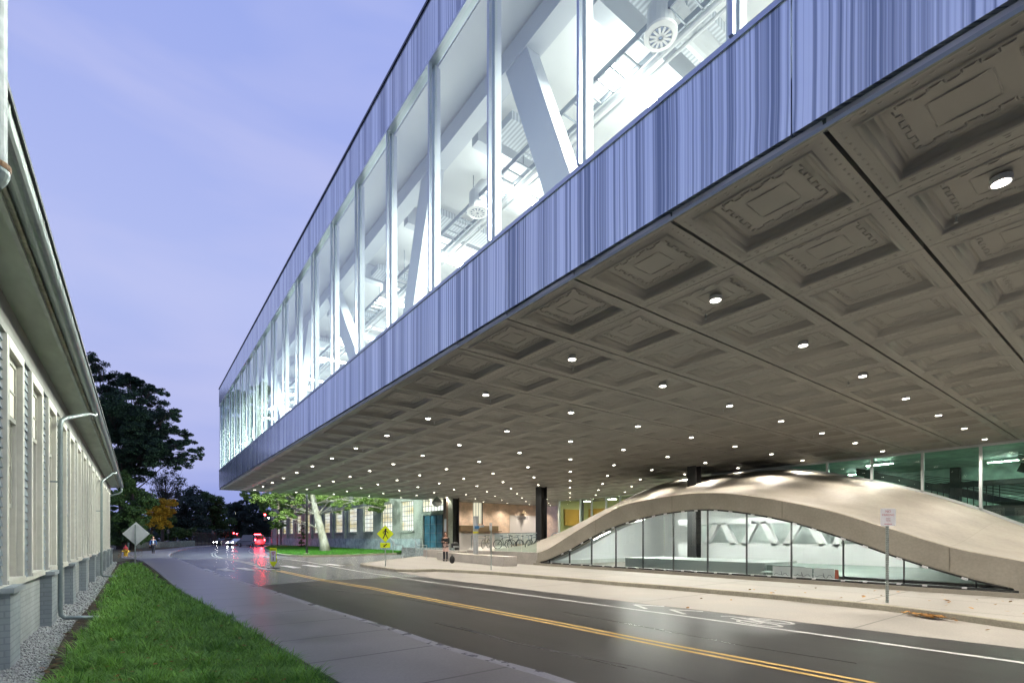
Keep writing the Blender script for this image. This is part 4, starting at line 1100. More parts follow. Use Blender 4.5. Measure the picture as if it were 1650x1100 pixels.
# ================================================================== STUCCO WORKSHOP BUILDING, receding
RX = 24.0
ru = thing('workshop_building', 'long grey-green concrete workshop building with tall gridded lit windows behind the sycamore', 'building', (RX,80,.3))
M['stucco'] = mat('grey_green_concrete', (.25,.28,.235), .85, n=((.8,.22),(7,.2)), bump=(14,.3,.02))
M['stucco_base'] = mat('weathered_stone_base', (.28,.34,.34), .9, n=((1.5,.35),(9,.3)), bump=(9,.6,.04))
M['winlit'] = None
def winlit():
    m, N, L, P = node_mat('lit_window')
    t = N.new('ShaderNodeTexCoord'); z = N.new('ShaderNodeTexNoise'); z.inputs['Scale'].default_value = .35; z.inputs['Detail'].default_value = 3
    mp_ = N.new('ShaderNodeMapping'); mp_.inputs['Scale'].default_value = (1,.6,2.2); L.new(t.outputs['Object'], mp_.inputs[0]); L.new(mp_.outputs[0], z.inputs['Vector'])
    rp = N.new('ShaderNodeValToRGB'); rp.color_ramp.elements[0].position = .35; rp.color_ramp.elements[0].color = (.70,.60,.30,1); rp.color_ramp.elements[1].position = .62; rp.color_ramp.elements[1].color = (.95,1.0,.92,1)
    L.new(z.outputs[0], rp.inputs[0]); L.new(rp.outputs[0], P.inputs['Emission Color']); P.inputs['Emission Strength'].default_value = 1.25
    P.inputs['Base Color'].default_value = (.1,.1,.1,1); P.inputs['Roughness'].default_value = .15
    return m
M['winlit'] = winlit()
wc = [RX*r_ for r_ in (2.150,2.389,2.641,2.890,3.142,3.379,3.62,3.86,4.10,4.34,4.58,4.82)]
WW = 1.70; WZ0, WZ1 = 2.42, 5.69; W2Z0, W2Z1 = 7.6, 11.0
# wall made of piers and spandrels round the openings
wl_ = MB(); edges = [42.3]; DY0, DY1 = xp(721,RX), xp(681.5,RX)
for c in wc: edges += [c-WW, c+WW]
edges.append(RX*5.12)
for a, b in zip(edges[0::2], edges[1::2]):
    if a == edges[0]: wl_.box(RX, RX+.5, a, DY0, .2, 12.5).box(RX, RX+.5, DY1, b, .2, 12.5).box(RX, RX+.5, DY0, DY1, 3.95, 12.5)
    else: wl_.box(RX, RX+.5, a, b, .2, 12.5)
for c in wc: wl_.box(RX+.04, RX+.5, c-WW, c+WW, .2, WZ0).box(RX+.04, RX+.5, c-WW, c+WW, WZ1, W2Z0).box(RX+.04, RX+.5, c-WW, c+WW, W2Z1, 12.5)
wl_.build('wall', M['stucco'], ru)
MB().box(RX+.5, RX+14, 59.5, edges[-1], .2, 12.5).build('rear_mass', M['stucco'], ru)
MB().box(RX-.22, RX, DY1+.2, edges[-1], .1, 1.50).build('plinth', M['stucco_base'], ru)
MB().box(RX-.14, RX+.0, edges[0], edges[-1], 12.5, 13.0).build('cornice', M['stucco'], ru)
for c in wc:
    for z0, z1 in ((WZ0, WZ1), (W2Z0, W2Z1)):
        w = MB().box(RX+.25, RX+.28, c-WW, c+WW, z0, z1).build('window', M['winlit'], ru)
        fr = MB(); n = 7
        for q in range(n+1):
            y = c-WW+2*WW*q/n; fr.box(RX+.21, RX+.25, y-.03, y+.03, z0, z1)
        for q in range(7):
            z = z0+(z1-z0)*q/6; fr.box(RX+.215, RX+.248, c-WW, c+WW, z-.025, z+.025)
        fr.build('glazing_bars', mat('bar_green', (.10,.13,.11), .5) if 'bar_green' not in bpy.data.materials else bpy.data.materials['bar_green'], w)
        if z0 == WZ0: MB().box(RX-.12, RX+.2, c-WW-.2, c+WW+.2, z0-.22, z0-.03).build('sill', M['stucco'], w)
# pilasters between far bays
for c, d in zip(wc[3:-1], wc[4:]): MB().box(RX-.25, RX, (c+d)/2-.5, (c+d)/2+.5, 1.5, 12.5).build('pilaster', M['stucco'], ru)
# teal door
dr = MB().box(RX+.18, RX+.24, DY0, DY1, .35, 3.95).build('door', mat('teal_door', (.055,.17,.22), .22, n=((.8,.5),), metal=.3), ru)
d2 = MB()
for q in range(5): 
    y = DY0+(DY1-DY0)*q/4; d2.box(RX+.12, RX+.18, y-.05, y+.05, .35, 3.95)
for z in (1.2, 2.1, 3.0, 3.9): d2.box(RX+.13, RX+.175, DY0, DY1, z-.03, z+.03)
d2.build('frame', mat('door_frame', (.02,.06,.075), .4), dr)
w = MB().box(RX+.03, RX+.06, DY0+.1, DY1-.1, 4.35, 5.8)
# transom window above door, in front of the wall plane by a shallow frame
w = MB().box(RX-.03, RX-.005, DY0+.1, DY1-.1, 4.3, 6.0).build('window', M['winlit'], ru)
fr = MB()
for q in range(9): y = DY0+.1+(DY1-DY0-.2)*q/8; fr.box(RX-.06, RX-.03, y-.03, y+.03, 4.3, 6.0)
for z in (4.3, 4.85, 5.4): fr.box(RX-.057, RX-.031, DY0+.1, DY1-.1, z-.03, z+.03)
fr.build('glazing_bars', bpy.data.materials['bar_green'], w)
# brown corner post next to the door
r = thing('brown_pier', 'narrow brown pier between the teal door and the black column', 'pier', (25.3,43.8,0))
x, y, _ = dp(720, 880, 48.5)
MB().box(x-.25, x+.25, y-.3, y+.3, .1, 5.45).build('shaft', mat('pier_brown', (.13,.095,.07), .5, n=((2,.1),)), r, bevel=.02)
MB().box(x-.42, x-.36, y-.55, y-.25, 2.2, 3.4).build('notice_board', mat('notice', (.55,.60,.66), .5), r)
# hanging lantern over the door
x, y, z = dp(704, 810, 46)
r = thing('hanging_lantern', 'silver faceted lantern hanging above the teal door', 'lantern', (x,y,z))
MB().lathe([(.05,z+.55),(.28,z+.4),(.52,z+.05),(.40,z-.15),(.10,z-.35)], (x,y,0), 8).build('shade', M['steel'], r)
MB().bar((x,y,z+.5),(x,y,5.45),.03).build('stem', M['dark'], r)
# low stone step wall in front of the workshop
r = thing('stone_retaining_wall', 'low weathered stone wall at the right end of the lawn', 'wall', (22.5,46,.1))
p0 = gp(650,896,.0); p1 = gp(703,897.5,.0)
MB().bar((p0[0],p0[1],.42),(p1[0]+1,p1[1]-1,.42),.5,.72).build('wall_block', M['stucco_base'], r)
# raised paving in front of the workshop
# ================================================================== CLAPBOARD BUILDING, left
WX = -1.32
M['clap'] = mat('clapboard_paint', (.22,.26,.285), .55, n=((1.5,.1),(12,.06)))
M['cream'] = mat('cream_trim', (.74,.72,.64), .5, n=((1.2,.1),(9,.06)), col2=(.66,.64,.56))
M['eave'] = mat('eave_paint', (.52,.57,.49), .5, n=((1.1,.35),(6,.12)), col2=(.40,.43,.34), stretch=(1,.3,1))
M['blind'] = mat('glowing_blind', (.80,.78,.68), .30, n=((1,.05),), spec=.7, emit=(1,.95,.80), es=.28)  # emission added so the panes stand out brighter than their frames
M['muntin'] = mat('muntin_paint', (.40,.40,.34), .5)
M['gutter'] = mat('gutter_metal', (.27,.32,.315), .38, metal=.45, n=((2,.15),(20,.08)))
lh = thing('clapboard_building', 'long grey clapboard building with tall cream windows on a painted brick foundation', 'building', (WX,15,0))
LY0, LY1 = -6.0, 37.0
FZ = 1.03; EZ = 4.53
W0 = 8.50; WS = 1.732
wins = [W0 + WS*k for k in range(-8, 16) if LY0+.3 < W0+WS*k and W0+WS*k+1.15 < LY1-.2]
MB().box(WX-4, WX-.42, LY0, LY1, 0, 6.0).build('core', M['dark'], lh)
# brick foundation
MB().box(WX-.42, WX-.02, LY0, LY1, 0, FZ-.05).build('foundation', M['brick_grey'], lh)
k = -5
while True:
    y = 8.10+3.464*k; k += 1
    if y > LY1-1: break
    if y < LY0: continue
    MB().box(WX-.02, WX+.13, y, y+.62, 0, FZ-.07).build('pier', M['brick_shaded'], lh)
    MB().box(WX-.02, WX+.17, y-.05, y+.67, FZ-.07, FZ-.01).build('pier_cap', mat('cap_grey', (.34,.38,.40), .6) if 'cap_grey' not in bpy.data.materials else bpy.data.materials['cap_grey'], lh)
MB().box(WX-.42, WX+.055, LY0, LY1, FZ-.05, FZ+.0).build('water_table', M['cream'], lh)
# siding boards between the windows
def boards(a, b):
    mb = MB(); z = FZ
    while z < EZ-.25:
        z1 = z+.118
        mb.add([(WX+.010,a,z),(WX+.010,b,z),(WX-.010,b,z1),(WX-.010,a,z1),(WX-.03,a,z),(WX-.03,b,z),(WX-.03,b,z1),(WX-.03,a,z1)], [(0,1,2,3),(0,4,5,1),(4,0,3,7),(1,5,6,2)])
        z = z1
    return mb
gaps = [LY0] + sum([[w, w+1.15] for w in wins], []) + [LY1]
sd = MB()
for a, b in zip(gaps[0::2], gaps[1::2]):
    m_ = boards(a, b); sd.add(m_.v, m_.f); sd.box(WX-.42, WX-.03, a, b, FZ, EZ)
sd.build('siding', M['clap'], lh)
HZ = 4.08
MB().box(WX-.40, WX+.035, LY0, LY1, HZ+.0, HZ+.10).box(WX-.40, WX+.02, LY0, LY1, HZ+.10, EZ).build('frieze', mat('frieze_paint', (.20,.20,.18), .6, n=((1,.2),)), lh)
for w in wins:
    wb = MB()
    wb.box(WX-.02, WX+.045, w, w+.13, FZ, HZ).box(WX-.02, WX+.045, w+1.02, w+1.15, FZ, HZ).box(WX-.02, WX+.048, w+.13, w+1.02, HZ-.13, HZ)
    wb.box(WX-.30, WX-.02, w+.10, w+.16, FZ, HZ-.1).box(WX-.30, WX-.02, w+.99, w+1.05, FZ, HZ-.1).box(WX-.30, WX-.02, w+.16, w+.99, HZ-.16, HZ-.10)
    for dx, wd in ((-.09,.02),(-.17,.02)): wb.box(WX+dx-wd, WX+dx, w+.955, w+.99, FZ+.02, HZ-.16)
    wo_ = wb.build('window', M['cream'], lh)
    MB().box(WX-.30, WX+.06, w+.02, w+1.13, FZ+.0, FZ+.045).build('sill', M['cream'], wo_)
    y0, y1 = w+.16, w+.99
    for (z0, z1, X, rows) in ((3.13, HZ-.16, WX-.015, 2), (2.0, 3.15, WX-.06, 2), (FZ+.05, 2.03, WX-.19, 1)):
        sa = MB().box(X-.03, X+.0, y0, y0+.05, z0, z1).box(X-.03, X, y1-.05, y1, z0, z1).box(X-.03, X, y0+.05, y1-.05, z0, z0+.06).box(X-.03, X, y0+.05, y1-.05, z1-.05, z1)
        if rows > 1 or True: sa.box(X-.02, X-.004, (y0+y1)/2-.012, (y0+y1)/2+.012, z0+.06, z1-.05).box(X-.02, X-.006, y0+.05, y1-.05, (z0+z1)/2-.012, (z0+z1)/2+.012)
        sa.build('sash', M['muntin'], wo_)
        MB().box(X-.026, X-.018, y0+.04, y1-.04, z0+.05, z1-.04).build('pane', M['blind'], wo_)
# eave soffit, trims, gutter, roof
ev = MB()
pts = [(WX-.0, EZ), (WX+.06, EZ+.005), (-.97, EZ+.04)]
for (xa, za), (xb, zb3) in zip(pts[:-1], pts[1:]): ev.add([(xa,LY0,za),(xb,LY0,zb3),(xb,LY1+.6,zb3),(xa,LY1+.6,za)], [(0,1,2,3)])
ev.box(WX-.3, -.96, LY0, LY1+.6, EZ+.05, EZ+.1)
ev.build('eave_soffit', M['eave'], lh)
MB().box(-.985, -.945, LY0, LY1+.6, EZ+.0, EZ+.06).build('eave_trim', mat('eave_trim', (.46,.50,.46), .5, n=((3,.2),)), lh)
MB().box(-.945, -.905, LY0, LY1+.6, EZ+.05, EZ+.16).build('fascia_board', mat('rusty_fascia', (.36,.30,.21), .7, n=((2,.5),(14,.3)), col2=(.48,.50,.42)), lh)
# half-round gutter as an open trough
gt = MB(); n = 10; GCX, GCZ, GR = -.815, EZ+.11, .088
def gut(y): return [(GCX+GR*math.cos(math.pi+math.pi*k/n), y, GCZ+GR*math.sin(math.pi+math.pi*k/n)*1.0) for k in range(n+1)]
a = gut(LY0); b = gut(LY1+.65); gt.add(a+b, [(k,k+1,n+2+k,n+1+k) for k in range(n)])
gt.add(b, [tuple(range(n+1))])
gt.build('gutter', M['gutter'], lh, smooth=False)
jt = MB(); y = 3.3
while y < LY1:
    pr = [(GCX+(GR+.006)*math.cos(math.pi+math.pi*k/n), y, GCZ+(GR+.006)*math.sin(math.pi+math.pi*k/n)) for k in range(n+1)]
    pr2 = [(p[0], p[1]+.035, p[2]) for p in pr]; jt.add(pr+pr2, [(k,k+1,n+2+k,n+1+k) for k in range(n)]); y += 1.6
jt.build('gutter_bracket', M['gutter'], lh)
MB().box(-.905, -.715, LY0, LY1+.7, EZ+.125, EZ+.145).add([(-.71,LY0,EZ+.15),(-.71,LY1+.7,EZ+.15),(-6,LY1+.7,EZ+2.6),(-6,LY0,EZ+2.6)], [(0,1,2,3)]).box(-.725,-.705,LY0,LY1+.7,EZ+.11,EZ+.155).build('roof', mat('roof_dark', (.045,.05,.055), .6, n=((3,.3),)), lh)
MB().add([(WX-4,LY1,0),(WX-.02,LY1,0),(WX-.02,LY1,EZ),(-.95,LY1+.6,EZ+.05),(-5.3,LY1+.0,EZ+2.2)], [(0,1,2),(0,2,4)]).build('end_wall', M['clap'], lh)
# downspouts
def downspout(yg, yw, label):
    r = thing('downspout', label, 'downspout', (WX+.1,yw,.1), 'downspouts on the clapboard building')
    X = WX+.18 if label.startswith('first') else WX+.19
    pts = [(GCX,yg,GCZ-.06),(GCX,yg,GCZ-.12),(GCX-.03,yg-.1,GCZ-.16),(GCX-.10,yg-.35,GCZ-.18),(X+.06,yw+.12,GCZ-.84),(X+.01,yw+.02,GCZ-.91),(X,yw,GCZ-1.02),(X,yw,.30),(X+.01,yw,.20),(X+.06,yw,.145),(X+.12,yw,.14),(X+.55,yw-.08,.11)]
    MB().tube(pts, .037, 10).build('pipe', M['gutter'], r, smooth=True)
    mb = MB()
    for z in (3.4, 2.6, 1.1): mb.lathe([(.042,z),(.042,z+.04)], (X,yw,0), 10)
    mb.box(WX, X, yw-.01, yw+.01, 2.6, 2.63)
    mb.build('bracket', M['gutter'], r)
yA = xp(97, WX+.18)
downspout(15.4, yA+.02, 'first grey downspout from the camera, between two cream windows')
downspout(28.6, xp(163, WX+.18), 'second grey downspout, halfway to the far end of the wall')
MBx = MB()
r = thing('downspout', 'free-standing far downspout at the end corner of the clapboard building', 'downspout', (-1.0,LY1+.3,.1), 'downspouts on the clapboard building')
ye = LY1+.45
MB().tube([(GCX,ye,GCZ-.05),(GCX,ye,GCZ-.28),(GCX-.1,ye,GCZ-.42),(-1.35,ye,GCZ-.58),(-1.42,ye,GCZ-.7),(-1.42,ye,.3),(-1.38,ye,.2),(-1.2,ye,.15)], .05, 10).build('pipe', M['gutter'], r, smooth=True)
# vertical galvanised mast near the camera, ending in a rounded cap below the gutter
r = thing('vent_mast', 'galvanised vertical pipe with a rounded cap hanging beside the gutter at the upper left', 'pipe', (-.95,4.2,4.2))
t = 2.70; mx0, my0, _ = dp(-10, 262, t)
rr0 = 17.0/802*t
zc0 = CAMH + (866-272)/802*t
MB().lathe([(rr0*.95, zc0),(rr0*.95, zc0+3.2)], (mx0,my0,0), 20).lathe([(rr0*.95*.35,zc0),(rr0*.97,zc0+.01)],(mx0,my0,0),20).build('pipe', mat('mast_zinc', (.20,.22,.23), .5, metal=.3, n=((14,.3),)), r)
MB().lathe([(rr0*1.18, zc0),(rr0*1.22, zc0+.015),(rr0*1.22, zc0+.03),(rr0*1.0, zc0+.034)], (mx0,my0,0), 20).build('rusty_collar', mat('rust', (.28,.15,.07), .7, n=((9,.4),)), r)
MB().lathe([(.01,zc0-.105),(rr0*.55,zc0-.095),(rr0*.9,zc0-.06),(rr0*1.12,zc0-.02),(rr0*1.14,zc0)], (mx0,my0,0), 20).build('round_cap', M['gutter'], r)

# ================================================================== SIGNS
FACE = math.pi + math.atan2(.8,.6)     # a normal pointing back towards the camera (-.6,-.8)
def post(label, name, cat, p, z0, z1, w=.045):
    r = thing(name, label, cat, (p[0],p[1],z0))
    return r, MB().box(p[0]-w/2, p[0]+w/2, p[1]-w/2, p[1]+w/2, z0, z1).build('post', M['post'], r)
def poly_plate(fr, pts, c0, c1):
    n = len(pts); vs = [fr(a, b, c0) for a, b in pts] + [fr(a, b, c1) for a, b in pts]
    return vs, [tuple(range(n)), tuple(range(n,2*n))[::-1]] + [(i,(i+1)%n,n+(i+1)%n,n+i) for i in range(n)]
def rrect(w, h, r=.04, cy=0):
    pts = []
    for cx_, cy_, a0 in ((w/2-r,h/2-r,0),(-w/2+r,h/2-r,90),(-w/2+r,-h/2+r,180),(w/2-r,-h/2+r,270)):
        for k in range(4): a = R(a0+30*k); pts.append((cx_+r*math.cos(a), cy_+cy+r*math.sin(a)))
    return pts
def put_text(fr, txt, size, a, b, c, m, parent, name='lettering'):
    vs, fs = text_mesh(txt, size)
    return MB().add([fr(a+v[0], b+v[1], c+v[2]) for v in vs], fs).build(name, m, parent)
# yellow pedestrian crossing sign
pX = gp(621, 911.8, SW); t_ = (SW-CAMH)/((866-911.8)/802)
sc = t_/802
ps, _p = post('yellow diamond pedestrian crossing sign with an arrow plate on the far kerb', 'crossing_sign', 'road sign', pX, SW, CAMH+(866-846)*sc)
zd = CAMH + (866-859.5)*sc; hd = 13.6*sc
fr = yaw_frame((pX[0], pX[1], zd), FACE)
MB().add(*poly_plate(fr, [(0,hd),(hd,0),(0,-hd),(-hd,0)], .03, .036)).build('diamond_plate', M['yellow_sign'], ps)
wm = MB()
def limb(pts, w):
    for p, q in zip(pts[:-1], pts[1:]):
        d = Vector((q[0]-p[0], q[1]-p[1])).normalized(); nn = Vector((-d.y,d.x))*w/2; d = d*w*.3
        wm.add(*poly_plate(fr, [(p[0]-nn.x-d.x,p[1]-nn.y-d.y),(q[0]-nn.x+d.x,q[1]-nn.y+d.y),(q[0]+nn.x+d.x,q[1]+nn.y+d.y),(p[0]+nn.x-d.x,p[1]+nn.y-d.y)], .037, .040))
u_ = hd
wm.add(*poly_plate(fr, [(.06*u_+.11*u_*math.cos(k*math.pi/5)+0, .52*u_+.11*u_*math.sin(k*math.pi/5)) for k in range(10)], .037, .040))
limb([(.02*u_,.38*u_),(0,-.02*u_)], .20*u_)
limb([(-.03*u_,-.02*u_),(-.12*u_,-.28*u_),(-.25*u_,-.55*u_)], .11*u_); limb([(.04*u_,-.02*u_),(.16*u_,-.25*u_),(.27*u_,-.52*u_)], .11*u_)
limb([(-.03*u_,.36*u_),(-.25*u_,.2*u_),(-.22*u_,.02*u_)], .08*u_); limb([(.06*u_,.36*u_),(.24*u_,.24*u_),(.34*u_,.08*u_)], .08*u_)
wm.build('walking_figure', M['black'], ps)
zp = CAMH + (866-878.0)*sc
fr2 = yaw_frame((pX[0], pX[1], zp), FACE)
MB().add(*poly_plate(fr2, rrect(16*sc, 8.2*sc, .02), .03, .036)).build('arrow_plate', M['yellow_sign'], ps)
ar = MB(); s_ = 3*sc
# which way is "left" on the plate: frame a axis points to the viewer's left or right, tested with the camera
ARX = 1 if (fr2(1,0)[0]*.8 - fr2(1,0)[1]*.6) > (fr2(0,0)[0]*.8 - fr2(0,0)[1]*.6) else -1
def P2(a, b): return (a*ARX, b)
ar.add(*poly_plate(fr2, [P2(s_*1.0,s_*.55),P2(s_*.7,s_*.95),P2(-s_*.35,s_*.05),P2(-s_*.05,-s_*.4)], .037, .040))
ar.add(*poly_plate(fr2, [P2(-s_*1.1,-s_*.9),P2(s_*.15,-s_*.75),P2(-s_*.7,s_*.35)], .037, .040))
ar.build('arrow', M['black'], ps)

# white diamond sign seen from behind, on the grass
p = gp(218, 910, .1); t_ = (.1-CAMH)/((866-910)/802); sc = t_/802
ps2, pst = post('blank silver back of a diamond road sign at the tip of the grass bed', 'diamond_sign', 'road sign', p, .05, CAMH+(866-845)*sc, .06)
zd = CAMH+(866-863.5)*sc+.02; hd = 19*sc
frb = yaw_frame((p[0]+.03, p[1]+.04, zd+.12), math.atan2(-.93,-.36)+0)
MB().add(*poly_plate(frb, [(0,hd),(hd,0),(0,-hd),(-hd,0)], -.02, -.014)).build('diamond_plate', mat('sign_back', (.80,.82,.80), .5, metal=.0, n=((3,.08),)), ps2)

# in-road crossing marker
p = gp(440.5, 915.2, 0); t_ = -CAMH/((866-915.2)/802); sc = t_/802
im = thing('crossing_marker', 'fluorescent yellow in-road crosswalk marker standing on the centre line', 'road marker', (*p, 0))
z0 = .10; w = 10.6*sc; h = 33.2*sc
fr = yaw_frame((*p, 0), FACE)
MB().add(*poly_plate(fr, [(-w*.12,z0),(w*.12,z0),(w/2,z0+h*.20),(w/2,h),(-w/2,h),(-w/2,z0+h*.20)], -.012, .012)).build('panel', M['yellow_sign'], im)
MB().add(*poly_plate(fr, [(-w*.40,h*.34),(w*.40,h*.34),(w*.40,h*.85),(-w*.40,h*.85)], .013, .016)).build('white_field', M['sign_white'], im)
rt = MB(); 
rt.add(*poly_plate(fr, [(-w*.28,h*.79),(w*.28,h*.79),(0,h*.62)], .017, .019)); rt.build('yield_triangle', M['sign_red'], im)
MB().add(*poly_plate(fr, [(-w*.13,h*.755),(w*.13,h*.755),(0,h*.675)], .0195, .021)).build('triangle_centre', M['sign_white'], im)
mf = MB()
mf.add(*poly_plate(fr, [(.03*math.cos(k*math.pi/4), h*.53+.03*math.sin(k*math.pi/4)) for k in range(8)], .017, .020))
for pl_ in ([(-.03,h*.49),(.03,h*.49),(.02,h*.43),(-.02,h*.43)], [(-.02,h*.43),(.0,h*.43),(-.03,h*.37),(-.05,h*.37)], [(0,h*.43),(.02,h*.43),(.05,h*.37),(.03,h*.37)]): mf.add(*poly_plate(fr, pl_, .017, .020))
mf.build('walking_figure', M['black'], im)
put_text(fr, 'STATE LAW', .055, 0, h*.905, .013, M['black'], im)
MB().box(p[0]-.02, p[0]+.02, p[1]-.02, p[1]+.02, .04, z0+.05).build('spring_post', M['black'], im)
mb = MB(); mb.box(p[0]-.30, p[0]+.30, p[1]-.16, p[1]+.16, 0.004, .05); mb.build('rubber_base', M['black_steel'], im, bevel=.02)

# no parking sign, right
p = gp(1429.5, 970.5, SW); t_ = (SW-CAMH)/((866-970.5)/802); sc = t_/802
ps3, _p = post('white no parking sign on a perforated grey post in front of the shell', 'parking_sign', 'road sign', p, SW, CAMH+(866-819)*sc, .05)
hl = MB(); z = SW+.06
while z < 2.1: hl.box(p[0]-.03, p[0]-.0255, p[1]-.007, p[1]+.007, z, z+.014).box(p[0]-.007, p[0]+.007, p[1]-.03, p[1]-.0255, z, z+.014); z += .05
hl.build('punched_hole', M['black'], ps3)
zc = CAMH + (866-833)*sc; w = 23*sc; h = 28*sc
fr = yaw_frame((*p, zc), FACE-.10)
MB().add(*poly_plate(fr, rrect(w, h, .03), .03, .034)).build('plate', M['sign_white'], ps3)
M['faded_red'] = mat('faded_red', (.50,.16,.15), .5)
put_text(fr, 'NO', .075, 0, h*.33, .035, M['faded_red'], ps3); put_text(fr, 'PARKING', .062, 0, h*.13, .035, M['faded_red'], ps3)
put_text(fr, 'ANY\nTIME', .05, 0, -h*.14, .035, mat('sign_pale_red', (.45,.2,.2), .5), ps3)
MB().add(*poly_plate(fr, [(-w*.25,-h*.40),(w*.25,-h*.40),(w*.25,-h*.37),(-w*.25,-h*.37)], .035, .036)).build('arrow_bar', M['sign_red'], ps3)
# thin sign post by the bench wall
p = gp(791.5, 917.5, SW); t_ = (SW-CAMH)/((866-917.5)/802); sc = t_/802
ps4, _p = post('small grey sign on a thin post in front of the concrete bench wall', 'parking_sign', 'road sign', p, SW, CAMH+(866-842)*sc, .04)
fr = yaw_frame((*p, CAMH+(866-848)*sc), FACE-.9)
MB().add(*poly_plate(fr, rrect(7*sc, 12*sc, .02), .025, .03)).build('plate', mat('plate_grey', (.45,.47,.45), .5), ps4)
put_text(fr, 'P', .12, 0, .05, .031, M['sign_red'], ps4)

# fire hydrant
x, y = gp(202.5, 896, .1); x -= 0
hy = thing('fire_hydrant', 'yellow fire hydrant with a red bonnet at the end of the clapboard building', 'hydrant', (x,y,.1))
k_ = .80
yel_ = mat('hydrant_yellow', (.62,.36,.02), .45, n=((6,.1),)); red_ = mat('hydrant_red', (.42,.03,.03), .45)
t_h = y/ray(202.5)[1]; hh = 18.5*t_h/802
q = hh/.78
MB().lathe([(.16*q,.1),(.16*q,.1+.05*q),(.11*q,.1+.06*q),(.11*q,.1+.42*q),(.135*q,.1+.43*q),(.135*q,.1+.47*q),(.10*q,.1+.48*q)], (x,y,0), 14).build('barrel', yel_, hy)
MB().lathe([(.14*q,.1+.48*q),(.14*q,.1+.52*q),(.12*q,.1+.60*q),(.06*q,.1+.68*q),(.035*q,.1+.70*q),(.03*q,.1+.78*q)], (x,y,0), 14).build('bonnet', red_, hy)
MB().tube([(x-.2*q,y-.15*q,.1+.36*q),(x+.2*q,y+.15*q,.1+.36*q)], .055*q, 10).tube([(x,y,.1+.32*q),(x+.14*q,y-.18*q,.1+.32*q)], .07*q, 10).build('nozzle', yel_, hy)

# ================================================================== PEOPLE
def skin_fig(name, joints, edges, m, parent, sub=2):
    """joints: name -> (x,y,z,r); local coordinates of the parent (empty with no rotation assumed here)"""
    names = list(joints); idx = {n: i for i, n in enumerate(names)}
    me = bpy.data.meshes.new(name); me.from_pydata([joints[n][:3] for n in names], [(idx[a], idx[b]) for a, b in edges], [])
    o = bpy.data.objects.new(name, me); COL.objects.link(o); o.parent = parent
    md = o.modifiers.new('skin', 'SKIN'); md.use_smooth_shade = True
    sv = me.skin_vertices[0].data if me.skin_vertices else None
    if sv is None:
        bpy.context.view_layer.objects.active = o
    for n in names:
        r_ = joints[n][3]; rr = r_ if isinstance(r_, tuple) else (r_, r_)
        me.skin_vertices[0].data[idx[n]].radius = rr
    me.skin_vertices[0].data[0].use_root = True
    s_ = o.modifiers.new('sub', 'SUBSURF'); s_.levels = sub; s_.render_levels = sub
    me.materials.append(m)
    return o
def mesh_skin_layer(me):
    pass
def add_hand(J, E, w, p, d, side, s=1.0):
    """five fingers from the wrist joint w at p, pointing along d"""
    d = Vector(d).normalized(); a = d.cross(Vector((0,1,0))).normalized() if abs(d.y) < .9 else Vector((1,0,0)); b = d.cross(a)
    J[w+'_palm'] = (*(Vector(p)+d*.06*s), .028*s); E.append((w, w+'_palm'))
    for k, (o_, L_) in enumerate(((-.03,.065),(-.01,.08),(.01,.085),(.03,.07))):
        b0 = Vector(p)+d*.085*s+b*o_*s; b1 = b0+d*L_*.55*s; b2 = b1+d*L_*.4*s + a*.02*s
        for q, v in enumerate((b0,b1,b2)): J[f'{w}f{k}{q}'] = (*v, .0085*s)
        E += [(w+'_palm', f'{w}f{k}0'), (f'{w}f{k}0', f'{w}f{k}1'), (f'{w}f{k}1', f'{w}f{k}2')]
    t0 = Vector(p)+d*.035*s-b*.035*s; t1 = t0+d*.035*s-b*.02*s; t2 = t1+d*.03*s
    for q, v in enumerate((t0,t1,t2)): J[f'{w}t{q}'] = (*v, .0095*s)
    E += [(w+'_palm' if False else w, f'{w}t0'), (f'{w}t0', f'{w}t1'), (f'{w}t1', f'{w}t2')]
def head_shape(mb, c, r, fwd):
    """ellipsoid head with jaw, nose"""
    n = 14; m_ = 10; f = Vector(fwd).normalized(); s_ = Vector((-f.y, f.x, 0)); vs = []; fs = []
    for i in range(m_+1):
        ph = math.pi*i/m_; z = math.cos(ph)
        for k in range(n):
            t = 2*math.pi*k/n; rr = math.sin(ph)
            a = rr*math.cos(t); b = rr*math.sin(t)*.80
            if z < 0: b *= 1+.25*z; a *= 1+.10*z
            nose = .13 if (k == 0 and i in (5,6)) else 0
            p = Vector(c) + f*(a*r*.92+nose*r) + s_*b*r + Vector((0,0,1))*z*r*1.25
            vs.append(tuple(p))
    for i in range(m_):
        for k in range(n): fs.append((i*n+k, i*n+(k+1)%n, (i+1)*n+(k+1)%n, (i+1)*n+k))
    mb.add(vs, fs); return mb
def ell(mb, c, rx, ry, rz, n=12, m_=8, z0=-1, z1=1):
    vs = []; fs = []
    for i in range(m_+1):
        z = z1+(z0-z1)*i/m_; q = math.sqrt(max(0,1-z*z))
        for k in range(n): t = 2*math.pi*k/n; vs.append((c[0]+rx*q*math.cos(t), c[1]+ry*q*math.sin(t), c[2]+rz*z))
    for i in range(m_):
        for k in range(n): fs.append((i*n+k, i*n+(k+1)%n, (i+1)*n+(k+1)%n, (i+1)*n+k))
    return mb.add(vs, fs)
